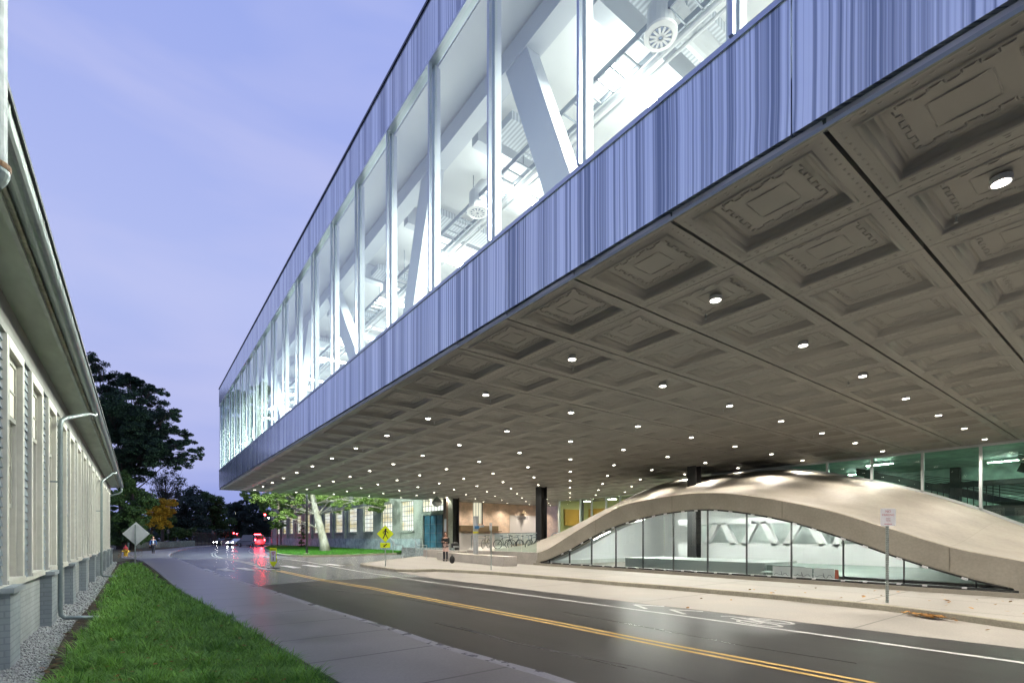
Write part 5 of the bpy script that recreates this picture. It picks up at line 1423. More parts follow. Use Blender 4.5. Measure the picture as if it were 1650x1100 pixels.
def person(loc, label, H_=1.7, pose='arms_folded', top=None, legs=None, coat=None, rz=0, group=None, hair=None):
    """figure facing -y in its own frame"""
    r = thing('person', label, 'person', loc, group, rz)
    k = H_/1.75; ORG[r.name] = Vector((0,0,0))
    J = {}; E = []
    J['pelvis'] = (0,0,.95*k,(.135*k,.10*k)); J['waist'] = (0,0,1.10*k,(.125*k,.09*k)); J['chest'] = (0,.0,1.30*k,(.155*k,.10*k)); J['shoulders'] = (0,0,1.42*k,(.13*k,.08*k)); J['neck'] = (0,0,1.50*k,.048*k); J['headb'] = (0,-.01,1.58*k,.06*k)
    E += [('pelvis','waist'),('waist','chest'),('chest','shoulders'),('shoulders','neck'),('neck','headb')]
    for s, sn in ((-1,'l'),(1,'r')):
        fx = .09 if pose == 'arms_folded' else .08; st = 0 if pose == 'arms_folded' else s*.16
        J['hip'+sn] = (s*.085*k,0,.88*k,.085*k); J['knee'+sn] = (s*fx*k,-.03*k-st*.5,.50*k,.058*k); J['ank'+sn] = (s*fx*k,.02*k-st,.09*k,.042*k); J['toe'+sn] = (s*(fx+.02)*k,-.13*k-st,.045*k,.035*k)
        E += [('pelvis','hip'+sn),('hip'+sn,'knee'+sn),('knee'+sn,'ank'+sn),('ank'+sn,'toe'+sn)]
        J['sh'+sn] = (s*.19*k,0,1.40*k,.060*k)
        if pose == 'arms_folded':
            J['el'+sn] = (s*.24*k,-.06*k,1.14*k,.044*k); J['wr'+sn] = (-s*.04*k,-.20*k,(1.18+.03*s)*k,.030*k); d = (-s,-.05,.05)
        else:
            J['el'+sn] = (s*.26*k,.03*k,1.13*k,.044*k); J['wr'+sn] = (s*.27*k,-.05*k,.88*k,.030*k); d = (0,-.15,-1)
        E += [('shoulders','sh'+sn),('sh'+sn,'el'+sn),('el'+sn,'wr'+sn)]
        add_hand(J, E, 'wr'+sn, J['wr'+sn][:3], d, s, k)
    skin_fig('body', J, E, M['skin'], r)
    hb = MB(); head_shape(hb, (0,-.02*k,1.64*k), .095*k, (0,-1,0))
    for s in (-1,1): ell(hb, (s*.078*k,.0,1.63*k), .012*k,.022*k,.03*k, 8, 4)
    hb.build('head', M['skin'], r, smooth=True)
    ey = MB()
    for s in (-1,1): ell(ey, (s*.032*k,-.103*k,1.655*k), .012*k,.008*k,.008*k, 8, 4)
    ey.build('eyes', M['black'], r)
    MB().box(-.022*k,.022*k,-.108*k,-.098*k,1.575*k,1.583*k).build('mouth', mat('lips', (.35,.10,.09), .5) if 'lips' not in bpy.data.materials else bpy.data.materials['lips'], r)
    hr = MB(); ell(hr, (0,.015*k,1.68*k), .092*k,.103*k,.105*k, 14, 8, -.15, 1)
    if hair == 'long': ell(hr, (0,.045*k,1.60*k), .095*k,.07*k,.17*k, 14, 8)
    hr.build('hair', M['hair'], r, smooth=True)
    # clothes: top follows torso and arms, trousers follow the legs
    TJ = {}; TE = []
    for n in ('pelvis','waist','chest','shoulders'):
        x, y, z, q = J[n]; TJ[n] = (x,y,z,(q[0]+.018*k,q[1]+.02*k))
    TE += [('pelvis','waist'),('waist','chest'),('chest','shoulders')]
    for sn in 'lr':
        for n, add_ in (('sh',.018),('el',.016),('wr',.014)):
            x, y, z, q = J[n+sn]; TJ[n+sn] = (x,y,z,q+add_*k)
        TE += [('shoulders','sh'+sn),('sh'+sn,'el'+sn),('el'+sn,'wr'+sn)]
    skin_fig('jacket', TJ, TE, top, r)
    LJ = {'pelvis': (0,0,.95*k,(.142*k,.112*k))}; LE = []
    for sn in 'lr':
        for n, add_ in (('hip',.014),('knee',.016),('ank',.018)):
            x, y, z, q = J[n+sn]; LJ[n+sn] = (x,y,z,q+add_*k)
        LE += [('pelvis','hip'+sn),('hip'+sn,'knee'+sn),('knee'+sn,'ank'+sn)]
    skin_fig('trousers', LJ, LE, legs, r)
    for s, sn in ((-1,'l'),(1,'r')):
        x, y, z, _q = J['ank'+sn]
        sb = MB(); ell(sb, (x*1.05, y-.06*k, .05*k), .048*k, .14*k, .055*k, 12, 6, -.8, 1); sb.build('shoe', M['black'], r, smooth=True)
    if coat:
        n = 20; vs = []; fs = []
        prof = [(.155,1.10),(.165,.98),(.185,.80),(.205,.60)]
        for q, z in prof:
            for a in range(n): t = 2*math.pi*a/n; w_ = 1+.04*math.sin(5*t)*(1.1-z); vs.append((q*k*math.cos(t)*w_, q*k*.78*math.sin(t)*w_, z*k))
        for i in range(3):
            for a in range(n): fs.append((i*n+a, i*n+(a+1)%n, (i+1)*n+(a+1)%n, (i+1)*n+a))
        MB().add(vs, fs).build('skirt', coat, r, smooth=True)
    return r
# ---- two people
blk = mat('black_jacket', (.012,.012,.013), .8, n=((20,.3),)); jean = mat('dark_jeans', (.02,.022,.03), .85, n=((20,.3),))
t_w = (SW-CAMH)/((866-903.5)/802); x, y, _ = dp(718, 903.5, t_w)
person((x,y,SW), 'woman in black jacket and pale pink skirt standing with folded arms by the bench wall', 1.78, 'arms_folded', blk, jean, mat('pink_skirt', (.55,.38,.33), .8, n=((5,.1),)), rz=R(-62+15), hair='long')
t_w = (SW-CAMH)/((866-891)/802); x, y, _ = dp(247, 891, t_w)
man = person((x,y,SW-.02), 'man in open blue jacket and white shirt walking on the path at left', 1.60, 'walk', mat('blue_jacket', (.03,.09,.24), .8, n=((12,.25),)), jean, None, rz=R(-5))
sb = MB(); ell(sb, (0,-.085,1.10), .055,.06,.20, 10, 6)
sb.build('shirt', mat('white_shirt', (.62,.64,.66), .8), man, smooth=True)

# ---- bicycles
tyre_m = mat('tyre', (.02,.02,.02), .8); rim_m = mat('rim', (.35,.35,.36), .35, metal=.8)
def bicycle(label, frame_m):
    r = thing('bicycle', label, 'bicycle', (0,0,0), 'bicycles parked on the raised platform')
    for wx in (-.53, .53):
        n = 22
        tb = MB().tube([(wx+.325*math.cos(2*math.pi*k/n), 0, .34+.325*math.sin(2*math.pi*k/n)) for k in range(n+1)], .018, 6, caps=False)
        wh_ = tb.build('wheel', tyre_m, r)
        sp_ = MB().tube([(wx+.30*math.cos(2*math.pi*k/n), 0, .34+.30*math.sin(2*math.pi*k/n)) for k in range(n+1)], .009, 5, caps=False)
        for k in range(10): a = 2*math.pi*k/10; sp_.bar((wx,0,.34),(wx+.3*math.cos(a),0,.34+.3*math.sin(a)),.004)
        sp_.lathe([(.025,-.05),(.025,.05)], (wx,0,.34), 8, axis='y'); sp_.build('rim', rim_m, wh_)
    bb = (-.06,0,.30); st = (-.20,0,.80); ht = (.36,0,.86); hb_ = (.40,0,.72)
    f = MB()
    for a, b in ((bb,st),(st,ht),(bb,hb_)): f.tube([a,b], .019, 8)
    for s in (-.05,.05): f.tube([(-.53,s,.34),bb], .011, 6).tube([(-.53,s,.34),(st[0],s*.3,st[2]-.05)], .010, 6).tube([(.53,s,.34),(.45,s,.60),(hb_[0],s*.4,hb_[2]+.02)], .012, 6)
    f.tube([hb_,ht,(.34,0,.95)], .021, 8); f.build('frame', frame_m, r)
    MB().tube([(.34,-.28,.98),(.36,-.12,1.0),(.34,0,.96),(.36,.12,1.0),(.34,.28,.98)], .014, 6).build('handlebar', tyre_m, r)
    sd_ = MB().tube([st,(-.225,0,.93)], .012, 6); ell(sd_, (-.24,0,.95), .14,.07,.035, 10, 5); sd_.build('saddle', tyre_m, r)
    MB().lathe([(.09,-.03),(.09,-.025)], bb, 14, axis='y').bar((bb[0],-.06,bb[2]),(bb[0]+.12,-.06,bb[2]-.12),.016).bar((bb[0],.06,bb[2]),(bb[0]-.12,.06,bb[2]+.12),.016).box(.02,.10,-.13,-.05,.16,.185).box(-.22,-.14,.05,.13,.415,.44).build('crankset', rim_m, r)
    return r
bcol = [mat('bike_black', (.02,.02,.025), .35), mat('bike_grey', (.22,.23,.24), .35), mat('bike_olive', (.15,.14,.06), .4), mat('bike_red', (.25,.03,.02), .35), mat('bike_silver', (.45,.47,.48), .3)]
def place_bike(px, py, t, rz, ci, label, lift=0):
    x, y, _ = dp(px, py, t)
    b = bicycle(label, bcol[ci]); b.location = (x, y, PT+lift); b.rotation_euler = (R(4), 0, rz)
AZ = math.atan2(-.6, .8)   # along the picture's horizontal
place_bike(782.5, 882, 38.5, AZ+R(70), 2, 'olive bicycle seen end-on just right of the grey pillar')
place_bike(813, 882, 36.0, AZ+R(20), 0, 'black bicycle side-on behind the thin sign post')
place_bike(829, 881, 37.2, AZ+R(-35), 1, 'grey bicycle overlapping the black one near the glass balustrade')
place_bike(845, 880, 39, AZ+R(38), 4, 'pale silver bicycle right behind the glass balustrade')
place_bike(858, 885, 31.5, AZ+R(55), 0, 'dark bicycle partly hidden by the black column')
for k, (px, t_, rz, ci, lb) in enumerate(((893,35.5,60,0,'black bicycle leaning just right of the tall black column'),(899,36.5,30,4,'silver bicycle in the rack above the shell toe'),(906,37,65,1,'grey bicycle in the middle of the rack in front of the lobby'),(912,37.5,40,0,'black bicycle near the right end of the rack'),(919,38,55,3,'red-framed bicycle furthest right in the rack'),(908,41,20,2,'olive bicycle at the back of the rack before the lobby glass'),(926,39,48,1,'grey bicycle half hidden behind the rising shell edge'))):
    place_bike(px, 880, t_, AZ+R(rz), ci, lb, 0.0 if k < 3 else .02*k)
rk = thing('bicycle_rack', 'pale curved bicycle rack hoops beside the tall black column', 'bike rack', (27.5,30,PT))
for k in range(4):
    x, y, _ = dp(895+7*k, 880, 35.2+.8*k); d = Vector((.8,-.6,0))
    MB().tube([(x-d.x*.75+d.x*1.5*q/12, y-d.y*.75+d.y*1.5*q/12, PT+1.15*math.sin(math.pi*q/12)) for q in range(13)], .03, 8).build('hoop', M['steel'], rk)
# waste bin by the black column
x, y, _ = dp(733, 890, 47.0)
r = thing('litter_bin', 'black litter bin standing before the black column by the teal door', 'bin', (x,y,SW))
MB().lathe([(.34,SW),(.36,SW+.9),(.30,SW+.98),(.22,SW+1.05)], (x,y,0), 16).build('body', M['black_steel'], r)
MB().box(x-.37,x+.3,y-.37,y-.34,SW+.55,SW+.72).build('label_plate', M['steel'], r)
# small dark rucksack by the bench
x, y, _ = dp(728.5, 904, 28.6)
r = thing('rucksack', 'small dark rucksack leaning on the bench wall beside the woman', 'bag', (x,y,SW))
mb = MB(); ell(mb, (x,y,SW+.22), .16,.12,.24, 12, 8); mb.build('body', blk, r, smooth=True)
MB().tube([(x-.05,y,SW+.42),(x,y,SW+.52),(x+.05,y,SW+.42)], .012, 6).build('strap', blk, r)

# ================================================================== STREET LAMPS, SIGNALS, FAR STREET
def lamp_post(label, p, h, arm=None, r0=.09, lamp_e=None, heads=1):
    r = thing('street_lamp', label, 'street lamp', (*p, .0))
    MB().tube([(p[0],p[1],.1),(p[0],p[1],h)], [r0, r0*.7], 12).build('pole', mat('pole_bronze', (.05,.05,.048), .45, metal=.5) if 'pole_bronze' not in bpy.data.materials else bpy.data.materials['pole_bronze'], r)
    MB().lathe([(r0*2.2,.05),(r0*2.2,.14),(r0*1.3,.2)], (p[0],p[1],0), 12).build('base', M['curb'], r)
    for s in ((-1,1) if heads == 2 else (0,)):
        dx, dy = .8*s*.9, -.6*s*.9
        hd_ = MB().box(p[0]+dx-.35, p[0]+dx+.35, p[1]+dy-.25, p[1]+dy+.25, h, h+.14)
        if s: hd_.bar((p[0],p[1],h+.03),(p[0]+dx,p[1]+dy,h+.07),.07)
        hd_.build('lamp_head', M['dark'], r)
        MB().box(p[0]+dx-.28, p[0]+dx+.28, p[1]+dy-.2, p[1]+dy+.2, h-.03, h-.002).build('lens', lamp_e, r)
    return r
cool = emis('street_lens', (.90,1.0,.96), 22)
pl1 = gp(494.5, 891.8, .13)
r = lamp_post('dark street lamp post standing on the lawn beside the sycamore trunk', pl1, 8.6, lamp_e=cool, r0=.11)
def lamp_light(r, p, z, e, col=(.86,1,.93), size=.4):
    d = bpy.data.lights.new('lamp_light', 'POINT'); d.energy = e; d.color = col; d.shadow_soft_size = size
    o = bpy.data.objects.new('lamp_light', d); COL.objects.link(o); o.parent = r; o.location = (p[0]-ORG[r.name][0], p[1]-ORG[r.name][1], z-ORG[r.name][2])
lamp_light(r, pl1, 8.3, 10000)
pl2 = gp(452.7, 874.6, .0)
pl2 = dp(452.7, 874.6, 100)[:2]
lamp_post('thin dark pole at the far left end of the lawn', pl2, 9.5, lamp_e=cool, r0=.13)
xx, yy, _ = dp(380, 870, 150)
r = lamp_post('distant twin-headed street lamp glowing above the dark trees', (xx,yy), CAMH+(866-823)*150/802, lamp_e=emis('far_lens',(1,.97,.80),30), r0=.2, heads=2)
lamp_light(r, (xx,yy), 8.4, 6000, (1,.9,.7))
# traffic signals
def signal(label, px, py, t, pole_to=None, size=1.0, two=False):
    x, y, z = dp(px, py, t)
    r = thing('traffic_signal', label, 'traffic light', (x,y,0))
    MB().box(x-.18*size,x+.18*size,y-.12,y+.12,z-.75*size,z+.22*size).build('housing', M['black'], r)
    fr = yaw_frame((x,y,z), FACE)
    vs = [fr(.15*size*math.cos(k*math.pi/8), .15*size*math.sin(k*math.pi/8), .20) for k in range(16)]
    MB().add(vs, [tuple(range(16))]).build('red_lens', emis('red_signal',(1,.03,.04),60) if 'red_signal' not in bpy.data.materials else bpy.data.materials['red_signal'], r)
    px_, py_ = pole_to or (x+.3, y)
    MB().tube([(px_,py_,0),(px_,py_,z+.3)], .09, 8).tube([(px_,py_,z+.25),(x,y,z+.25)], .05, 6).build('mast', M['black_steel'], r)
    return r
r = signal('red traffic light shining in front of the sycamore leaves', 427.6, 828.5, 84, pole_to=dp(447,870,86)[:2], size=1.3)
signal('left of two far red-orange signals below the twin street lamp', 377.5, 858.5, 110, size=1.0)
signal('right of two far red-orange signals below the twin street lamp', 382.5, 859.5, 112, size=.9)
x, y, z = dp(433, 833, 83)
r = thing('signal_lamp', 'small white lamp just below the red traffic light', 'lamp', (x,y,0)); MB().tube([(x+.5,y,0),(x+.5,y,z),(x,y,z)], .05, 6).build('mast', M['black_steel'], r)
mb = MB(); ell(mb, (x,y,z-.1), .13,.13,.13, 10, 6); mb.build('lens', cool, r)

# vehicles
def car(label, p, heading, body_m, name='parked_car', van=False, tail=8.0, head=0, beacon=False):
    L_, W_, Hh = (5.3, 2.0, 2.15) if van else (4.5, 1.8, 1.48)
    r = thing(name, label, 'van' if van else 'car', (0,0,0))
    prof = [(-L_/2,.35),(-L_/2,1.0 if not van else 1.3),(-L_/2+.15,1.05 if not van else Hh-.1),(-L_/2+.55,Hh),( .35 if not van else 1.2,Hh),(1.15 if not van else 1.9,.98 if not van else 1.15),(L_/2-.1,.82 if not van else 1.0),(L_/2,.62),(L_/2,.35)]
    mb = MB(); n = len(prof)
    vs = []
    for s, ins in ((-1,.10),(-1,0),(1,0),(1,.10)):
        for a, b in prof: 
            q = 0 if b < 1.06 else (b-1.0)*.18
            vs.append((a, s*(W_/2-ins-q), b))
    fs = []
    for k in range(3):
        for i in range(n): fs.append((k*n+i, k*n+(i+1)%n, (k+1)*n+(i+1)%n, (k+1)*n+i))
    fs.append(tuple(range(n))[::-1]); fs.append(tuple(3*n+i for i in range(n)))
    mb.add(vs, fs).build('body', body_m, r, fix=True, bevel=.03)
    gm_ = bpy.data.materials.get('car_glass') or mat('car_glass', (.015,.02,.025), .08, spec=.8)
    hq = (Hh-1.0)*.18
    side = MB()
    for s in (-1,1):
        y1_ = s*(W_/2+.006); y2_ = s*(W_/2-hq+.006)
        side.add([(-L_/2+.5,y1_-s*.01,1.06),(1.0 if not van else 1.7,y1_-s*.01,1.06),(.3 if not van else 1.15,y2_,Hh-.08),(-L_/2+.65,y2_,Hh-.08)], [(0,1,2,3)])
    side.build('side_window', gm_, r)
    if van: MB().add([(-L_/2-.012,-.75,1.3),(-L_/2-.012,.75,1.3),(-L_/2+.13,.68,Hh-.2),(-L_/2+.13,-.68,Hh-.2)], [(0,1,2,3)]).build('rear_window', gm_, r)
    else: MB().add([(-L_/2+.10,-.72,1.07),(-L_/2+.10,.72,1.07),(-L_/2+.50,.62,Hh-.03),(-L_/2+.50,-.62,Hh-.03)], [(0,1,2,3)]).build('rear_window', gm_, r)
    for wx in (-L_/2+.85, L_/2-.85):
        for s in (-1,1):
            w_ = MB().lathe([(.20,s*(W_/2-.22)),(.33,s*(W_/2-.21)),(.34,s*(W_/2-.02)),(.22,s*(W_/2+.005))], (wx,0,.34), 18, axis='y').build('wheel', tyre_m, r)
            MB().lathe([(.20,s*(W_/2+.006)),(.05,s*(W_/2+.02))], (wx,0,.34), 14, axis='y').build('rim', rim_m, w_)
    tl_ = bpy.data.materials.get('tail_on') or emis('tail_on', (1,.02,.03), 70)
    for s in (-1,1):
        zt = 1.25 if van else .85
        MB().box(-L_/2-.03,-L_/2+.02,s*(W_/2-.16)-.10,s*(W_/2-.16)+.10,zt-.16,zt+.14).build('tail_light', tl_, r)
        if head: MB().box(L_/2-.04,L_/2+.03,s*(W_/2-.32)-.17,s*(W_/2-.32)+.17,.60,.76).build('headlight', bpy.data.materials.get('head_on') or emis('head_on', (1,.97,.9), 90), r)
    MB().box(-L_/2-.06,-L_/2+.1,-W_/2+.05,W_/2-.05,.32,.55).box(L_/2-.1,L_/2+.05,-W_/2+.05,W_/2-.05,.3,.52).build('bumper', M['dark'], r)
    if beacon:
        MB().box(-L_/2+.6,-L_/2+.8,-.55,.55,Hh+.0,Hh+.12).build('light_bar', tl_, r)
    d = bpy.data.lights.new('tail_glow','POINT'); d.energy = 500 if van else 150; d.color = (1,.03,.04); d.shadow_soft_size = .3
    o = bpy.data.objects.new('tail_glow', d); COL.objects.link(o); o.parent = r; o.location = (-L_/2-.5,0,1.0)
    r.location = (*p, 0); r.rotation_euler = (0,0,heading)
    return r
wht = mat('car_white', (.62,.63,.65), .2, spec=.6); redc = mat('car_red', (.35,.03,.03), .2, spec=.6); slv = mat('car_silver', (.35,.36,.38), .25, metal=.5)
car('white van braking at the bend with glowing red tail lights and roof light bar', dp(404.5,880,88)[:2], R(112), mat('van_grey', (.16,.16,.17), .3), 'ambulance_van', van=True, beacon=True)
car('white car with bright headlights at the left of the braking van', dp(385,880,98)[:2], R(-140), wht, 'white_car', head=1)
car('silver car with headlights on, furthest left on the far road', dp(362,880,108)[:2], R(-150), slv, 'silver_car', head=1)
# black bollard-like mailbox at the kerb
x, y, _ = dp(353.5, 876, 95)
r = thing('litter_bin', 'small black bin at the far kerb left of the cars', 'bin', (x,y,.1)); MB().lathe([(.35,.1),(.38,.9),(.42,1.0),(.30,1.15)], (x,y,0), 12).build('body', M['black'], r); MB().lathe([(.43,.98),(.43,1.03)], (x,y,0), 12).build('rim', M['steel'], r)

# fences and far wall
def wall_px(name, label, cat, pts, th, m, z0=0, partname='wall_block'):
    r = thing(name, label, cat, (*dp(*pts[0][:2], pts[0][2])[:2], z0))
    for a, b in zip(pts[:-1], pts[1:]):
        pa = dp(a[0], 866, a[2]); pb = dp(b[0], 866, b[2]); 
        ha = CAMH+(866-a[1])*a[2]/802; hb_ = CAMH+(866-b[1])*b[2]/802
        d = (Vector(pb[:2])-Vector(pa[:2])).normalized(); n_ = Vector((-d.y,d.x))*th/2
        MB().add([(pa[0]-n_.x,pa[1]-n_.y,z0),(pb[0]-n_.x,pb[1]-n_.y,z0),(pb[0]+n_.x,pb[1]+n_.y,z0),(pa[0]+n_.x,pa[1]+n_.y,z0),(pa[0]-n_.x,pa[1]-n_.y,ha),(pb[0]-n_.x,pb[1]-n_.y,hb_),(pb[0]+n_.x,pb[1]+n_.y,hb_),(pa[0]+n_.x,pa[1]+n_.y,ha)],
            [(0,3,2,1),(4,5,6,7),(0,1,5,4),(1,2,6,5),(2,3,7,6),(3,0,4,7)]).build(partname, m, r)
    return r
wall_px('stone_wall', 'low weathered grey concrete wall under the yellow tree, behind the walking man', 'wall', [(204,874,70),(206,874.2,70),(312,870.5,88)], .4, mat('far_wall', (.20,.25,.21), .9, n=((.5,.35),(4,.3))), partname='wall_block')
def fence(label, pa, pb, h, m, sp=.18, name='fence'):
    r = thing(name, label, 'fence', (*pa,0)); A = Vector(pa); B = Vector(pb); L_ = (B-A).length; d = (B-A)/L_
    pk = MB(); n = int(L_/sp)
    for k in range(n): q = A+d*(k*sp); pk.box(q.x-.015,q.x+.015,q.y-.015,q.y+.015,.1,h)
    pk.build('pickets', m, r)
    MB().bar((*pa,h-.1),(*pb,h-.1),.05).bar((*pa,.35),(*pb,.35),.05).build('rail', m, r)
    k = 0
    while k*2.4 < L_: q = A+d*k*2.4; MB().box(q.x-.06,q.x+.06,q.y-.06,q.y+.06,.0,h+.12).build('post', m, r); k += 1
fence('white picket fence right of the braking van', dp(418,866,118)[:2], dp(452,866,112)[:2], 1.75, mat('fence_white', (.45,.50,.60), .6), .3)
fence('dark metal railing fence under the trees left of the far cars', dp(311,866,88)[:2], dp(350,866,103)[:2], 2.6, mat('fence_dark', (.018,.012,.012), .6), .22)
# small sign posts by the far path
for px, t, lb in ((271,80,'thin post with small dark plate on the far verge behind the walking man'),(343,96,'thin far post with a small red-lit sign beside the dark fence')):
    x, y, _ = dp(px, 866, t); r = thing('road_sign', lb, 'road sign', (x,y,.1))
    MB().tube([(x,y,.05),(x,y,2.9)], .05, 6).build('post', M['dark'], r); MB().box(x-.2,x+.2,y-.05,y-.02,2.3,2.95).build('plate', mat('plate_dark', (.05,.05,.06), .5) if 'plate_dark' not in bpy.data.materials else bpy.data.materials['plate_dark'], r)

# ================================================================== TREES
BARK = mat('bark_dark', (.045,.035,.028), .9, n=((3,.3),(14,.3)), bump=(10,.8,.04))
SYC = mat('sycamore_bark', (.34,.335,.29), .8, n=((1.6,.5),(6,.3)), col2=(.20,.19,.13), stretch=(1,1,.5))
def crown(parent, clumps, n_leaf, size, m, seed=1, name='crown'):
    """leaves scattered in clumps: (x,y,z,r[,flat]); n_leaf per m3-ish weight"""
    q = np.random.RandomState(seed); V = []; 
    tot = sum(c[3]**2 for c in clumps)
    for c in clumps:
        n = max(12, int(n_leaf*c[3]**2/tot)); flat = c[4] if len(c) > 4 else .7
        # sub-clumps give the uneven light and dark look
        ns = max(4, int(5+c[3]*5)); sc_ = q.normal(0,1,(ns,3)); sc_ /= np.linalg.norm(sc_,axis=1)[:,None]; sc_ *= (q.uniform(.35,1,(ns,1)))*c[3]; sc_[:,2] *= flat
        k = q.randint(0,ns,n); sr = c[3]*q.uniform(.25,.55,ns)
        d = q.normal(0,1,(n,3)); d /= np.linalg.norm(d,axis=1)[:,None]; d *= (q.uniform(0,1,(n,1))**.45)*sr[k][:,None]; d[:,2] *= .6
        P = np.array(c[:3])+sc_[k]+d
        u = q.normal(0,1,(n,3)); u[:,2] *= .5; u /= np.linalg.norm(u,axis=1)[:,None]
        w = np.cross(u, q.normal(0,1,(n,3))); w /= np.linalg.norm(w,axis=1)[:,None]
        s_ = (q.uniform(.6,1.3,(n,1)))*size
        V.append(np.stack([P-u*s_, P+w*s_*.55, P+u*s_, P-w*s_*.55],1))
    V = np.concatenate(V).reshape(-1,3); b = np.arange(len(V)//4)*4
    return npmesh(name, V, np.stack([b,b+1,b+2,b+3],1), m, parent)
def tree(name, label, base, trunk, clumps, n, size, leaf, bark, r0, seed=1, cat='tree', group=None, limbs=True):
    r = thing(name, label, cat, base, group)
    rr_ = random.Random(seed)
    tr_ = MB(); tr_.tube(trunk, [r0*(1.25 if k == 0 else 1-.6*k/(len(trunk)-1)) for k in range(len(trunk))], 12)
    tr_.build('trunk', bark, r, smooth=True)
    if limbs:
        lm_ = MB()
        for c in clumps:
            k = max(1, min(len(trunk)-1, int(rr_.uniform(.4,1)*len(trunk)))); a = Vector(trunk[k]); b = Vector(c[:3])
            if a.z > b.z: 
                for q in range(1, len(trunk)):
                    if trunk[q][2] < b.z: a = Vector(trunk[q])
            m1 = a.lerp(b,.35)+Vector((rr_.uniform(-.4,.4),rr_.uniform(-.4,.4),(b-a).length*.05)); m2 = a.lerp(b,.7)+Vector((rr_.uniform(-.4,.4),rr_.uniform(-.4,.4),(b-a).length*.06))
            q = max(.04, r0*.32*min(1,c[3]/3)); lm_.tube([a,m1,m2,b], [q,q*.75,q*.5,q*.2], 6)
            for _ in range(5):
                e_ = b+Vector((rr_.uniform(-1,1),rr_.uniform(-1,1),rr_.uniform(-.5,.6)))*c[3]*.9; lm_.tube([m2,m2.lerp(e_,.5)+Vector((0,0,.1*c[3])),e_], [q*.45,q*.3,q*.1], 5)
        lm_.build('limbs', bark, r)
    crown(r, clumps, n, size, leaf, seed)
    return r
def cp(lst, t0, seed, dj=3.0):
    """clump list from (px, py, radius px) at depth about t0"""
    q = random.Random(seed); out = []
    for c in lst:
        t = t0+q.uniform(-dj,dj); x, y, z = dp(c[0], c[1], t); out.append((x,y,z,c[2]*1.25*t/802) + tuple(c[3:4]))
    return out
LD = leaf_mat('oak_leaf', (.010,.026,.018), (.05,.095,.05), .6, .2, .35)
LG = leaf_mat('mid_leaf', (.02,.05,.018), (.11,.19,.055), .6, .2, .4)
LY = leaf_mat('yellow_leaf', (.16,.13,.015), (.80,.50,.05), .6, .3, .35)
LS = leaf_mat('sycamore_leaf', (.04,.10,.02), (.26,.36,.10), .5, .3, .5)
LB = leaf_mat('dusk_leaf', (.014,.026,.026), (.05,.08,.055), .7, .1, .15)
oakpx = [(150,582,14),(160,600,16),(165,628,22),(188,612,16),(206,614,14),(222,622,14),(178,650,22),(204,642,18),(228,640,14),(243,628,10),(250,646,12),(262,632,8),(190,676,26),(222,668,20),(248,672,16),(270,664,12),(285,660,7),(284,672,8),(200,704,26),(234,700,20),(262,694,14),(283,690,12),(298,700,10),(300,716,12),(280,716,14),(255,722,16),(314,728,10),(322,738,5),(292,738,8),(306,742,5),(225,732,22),(195,738,24),(170,690,26),(160,660,24),(175,755,20),(215,760,18),(245,745,12),(200,775,18),(240,764,10),(270,740,8)]
cl = cp(oakpx, 64, 5, 5)
q = random.Random(12)
for k in range(38):
    a_, b_, c_ = q.sample(oakpx, 3)
    w1, w2 = sorted((q.random(), q.random())); x_ = a_[0]*w1+b_[0]*(w2-w1)+c_[0]*(1-w2); y_ = a_[1]*w1+b_[1]*(w2-w1)+c_[1]*(1-w2)
    if x_ > 175+ (y_-600)*.75 or x_ < 150: continue
    xx_, yy_, zz_ = dp(x_, y_, 65+q.uniform(-5,5)); cl.append((xx_,yy_,zz_,q.uniform(1.2,1.9),.95))
bx_, by_, _ = dp(196, 888, 66)
tree('oak_tree', 'large dark oak tree rising behind the clapboard building against the dusk sky', (bx_,by_,0), [(bx_,by_,0),(bx_+.2,by_,3),(bx_,by_+.3,6.5),(bx_+.6,by_,10),(bx_+.4,by_,14),(bx_+.9,by_,18)], cl, 170000, .12, LD, BARK, .5, 11)
# further oaks to the left, out of frame or hidden by the eave, feed the reflections
for k, (x_, y_, h_) in enumerate(((-22,60,15),(-34,42,15),(-30,86,16),(-12,98,15))):
    q = random.Random(k); cl = [(x_+q.gauss(0,3.2), y_+q.gauss(0,3.2), h_*q.uniform(.4,1), q.uniform(1.8,3)) for _ in range(22)]
    tree('oak_tree', ('dark broad tree behind the clapboard roof','dark broad tree furthest left beyond the clapboard building','tall dark tree at the back left behind the big oak','dark leafy tree directly behind the yellow maple')[k], (x_,y_,0), [(x_,y_,0),(x_,y_,4),(x_+.3,y_,9),(x_,y_,h_*.85)], cl, 9000, .34, LD, BARK, .5, 20+k, group='trees left of the road')
# green undergrowth tree and yellow maple
bx_, by_, _ = dp(214, 884, 61)
tree('green_tree', 'mid green tree filling the space below the oak beside the far downspout', (bx_,by_,0), [(bx_,by_,0),(bx_,by_,3),(bx_,by_,7)], cp([(192,800,18),(215,795,18),(236,806,14),(190,830,20),(212,828,20),(228,838,14),(195,856,18),(215,862,16),(236,862,10),(205,780,14),(188,872,10),(200,845,14),(208,815,14),(198,768,12)], 60, 8, 2), 26000, .15, LG, BARK, .3, 31)
bx_, by_, _ = dp(244, 884, 74)
tree('yellow_maple', 'maple with yellow autumn leaves beneath the oak', (bx_,by_,0), [(bx_,by_,0),(bx_,by_,2.5),(bx_+.3,by_,5)], cp([(238,806,10),(252,812,12),(266,810,12),(277,808,7),(244,826,14),(262,828,14),(274,826,8),(252,843,12),(268,842,9),(238,842,9),(232,818,9),(282,812,4)], 74, 9, 2), 22000, .11, LY, BARK, .22, 33)
bx_, by_, _ = dp(262, 880, 95)
bt_ = thing('bare_tree', 'thin bluish half-bare tree between the oak and the dark tree line', 'tree', (bx_,by_,0))
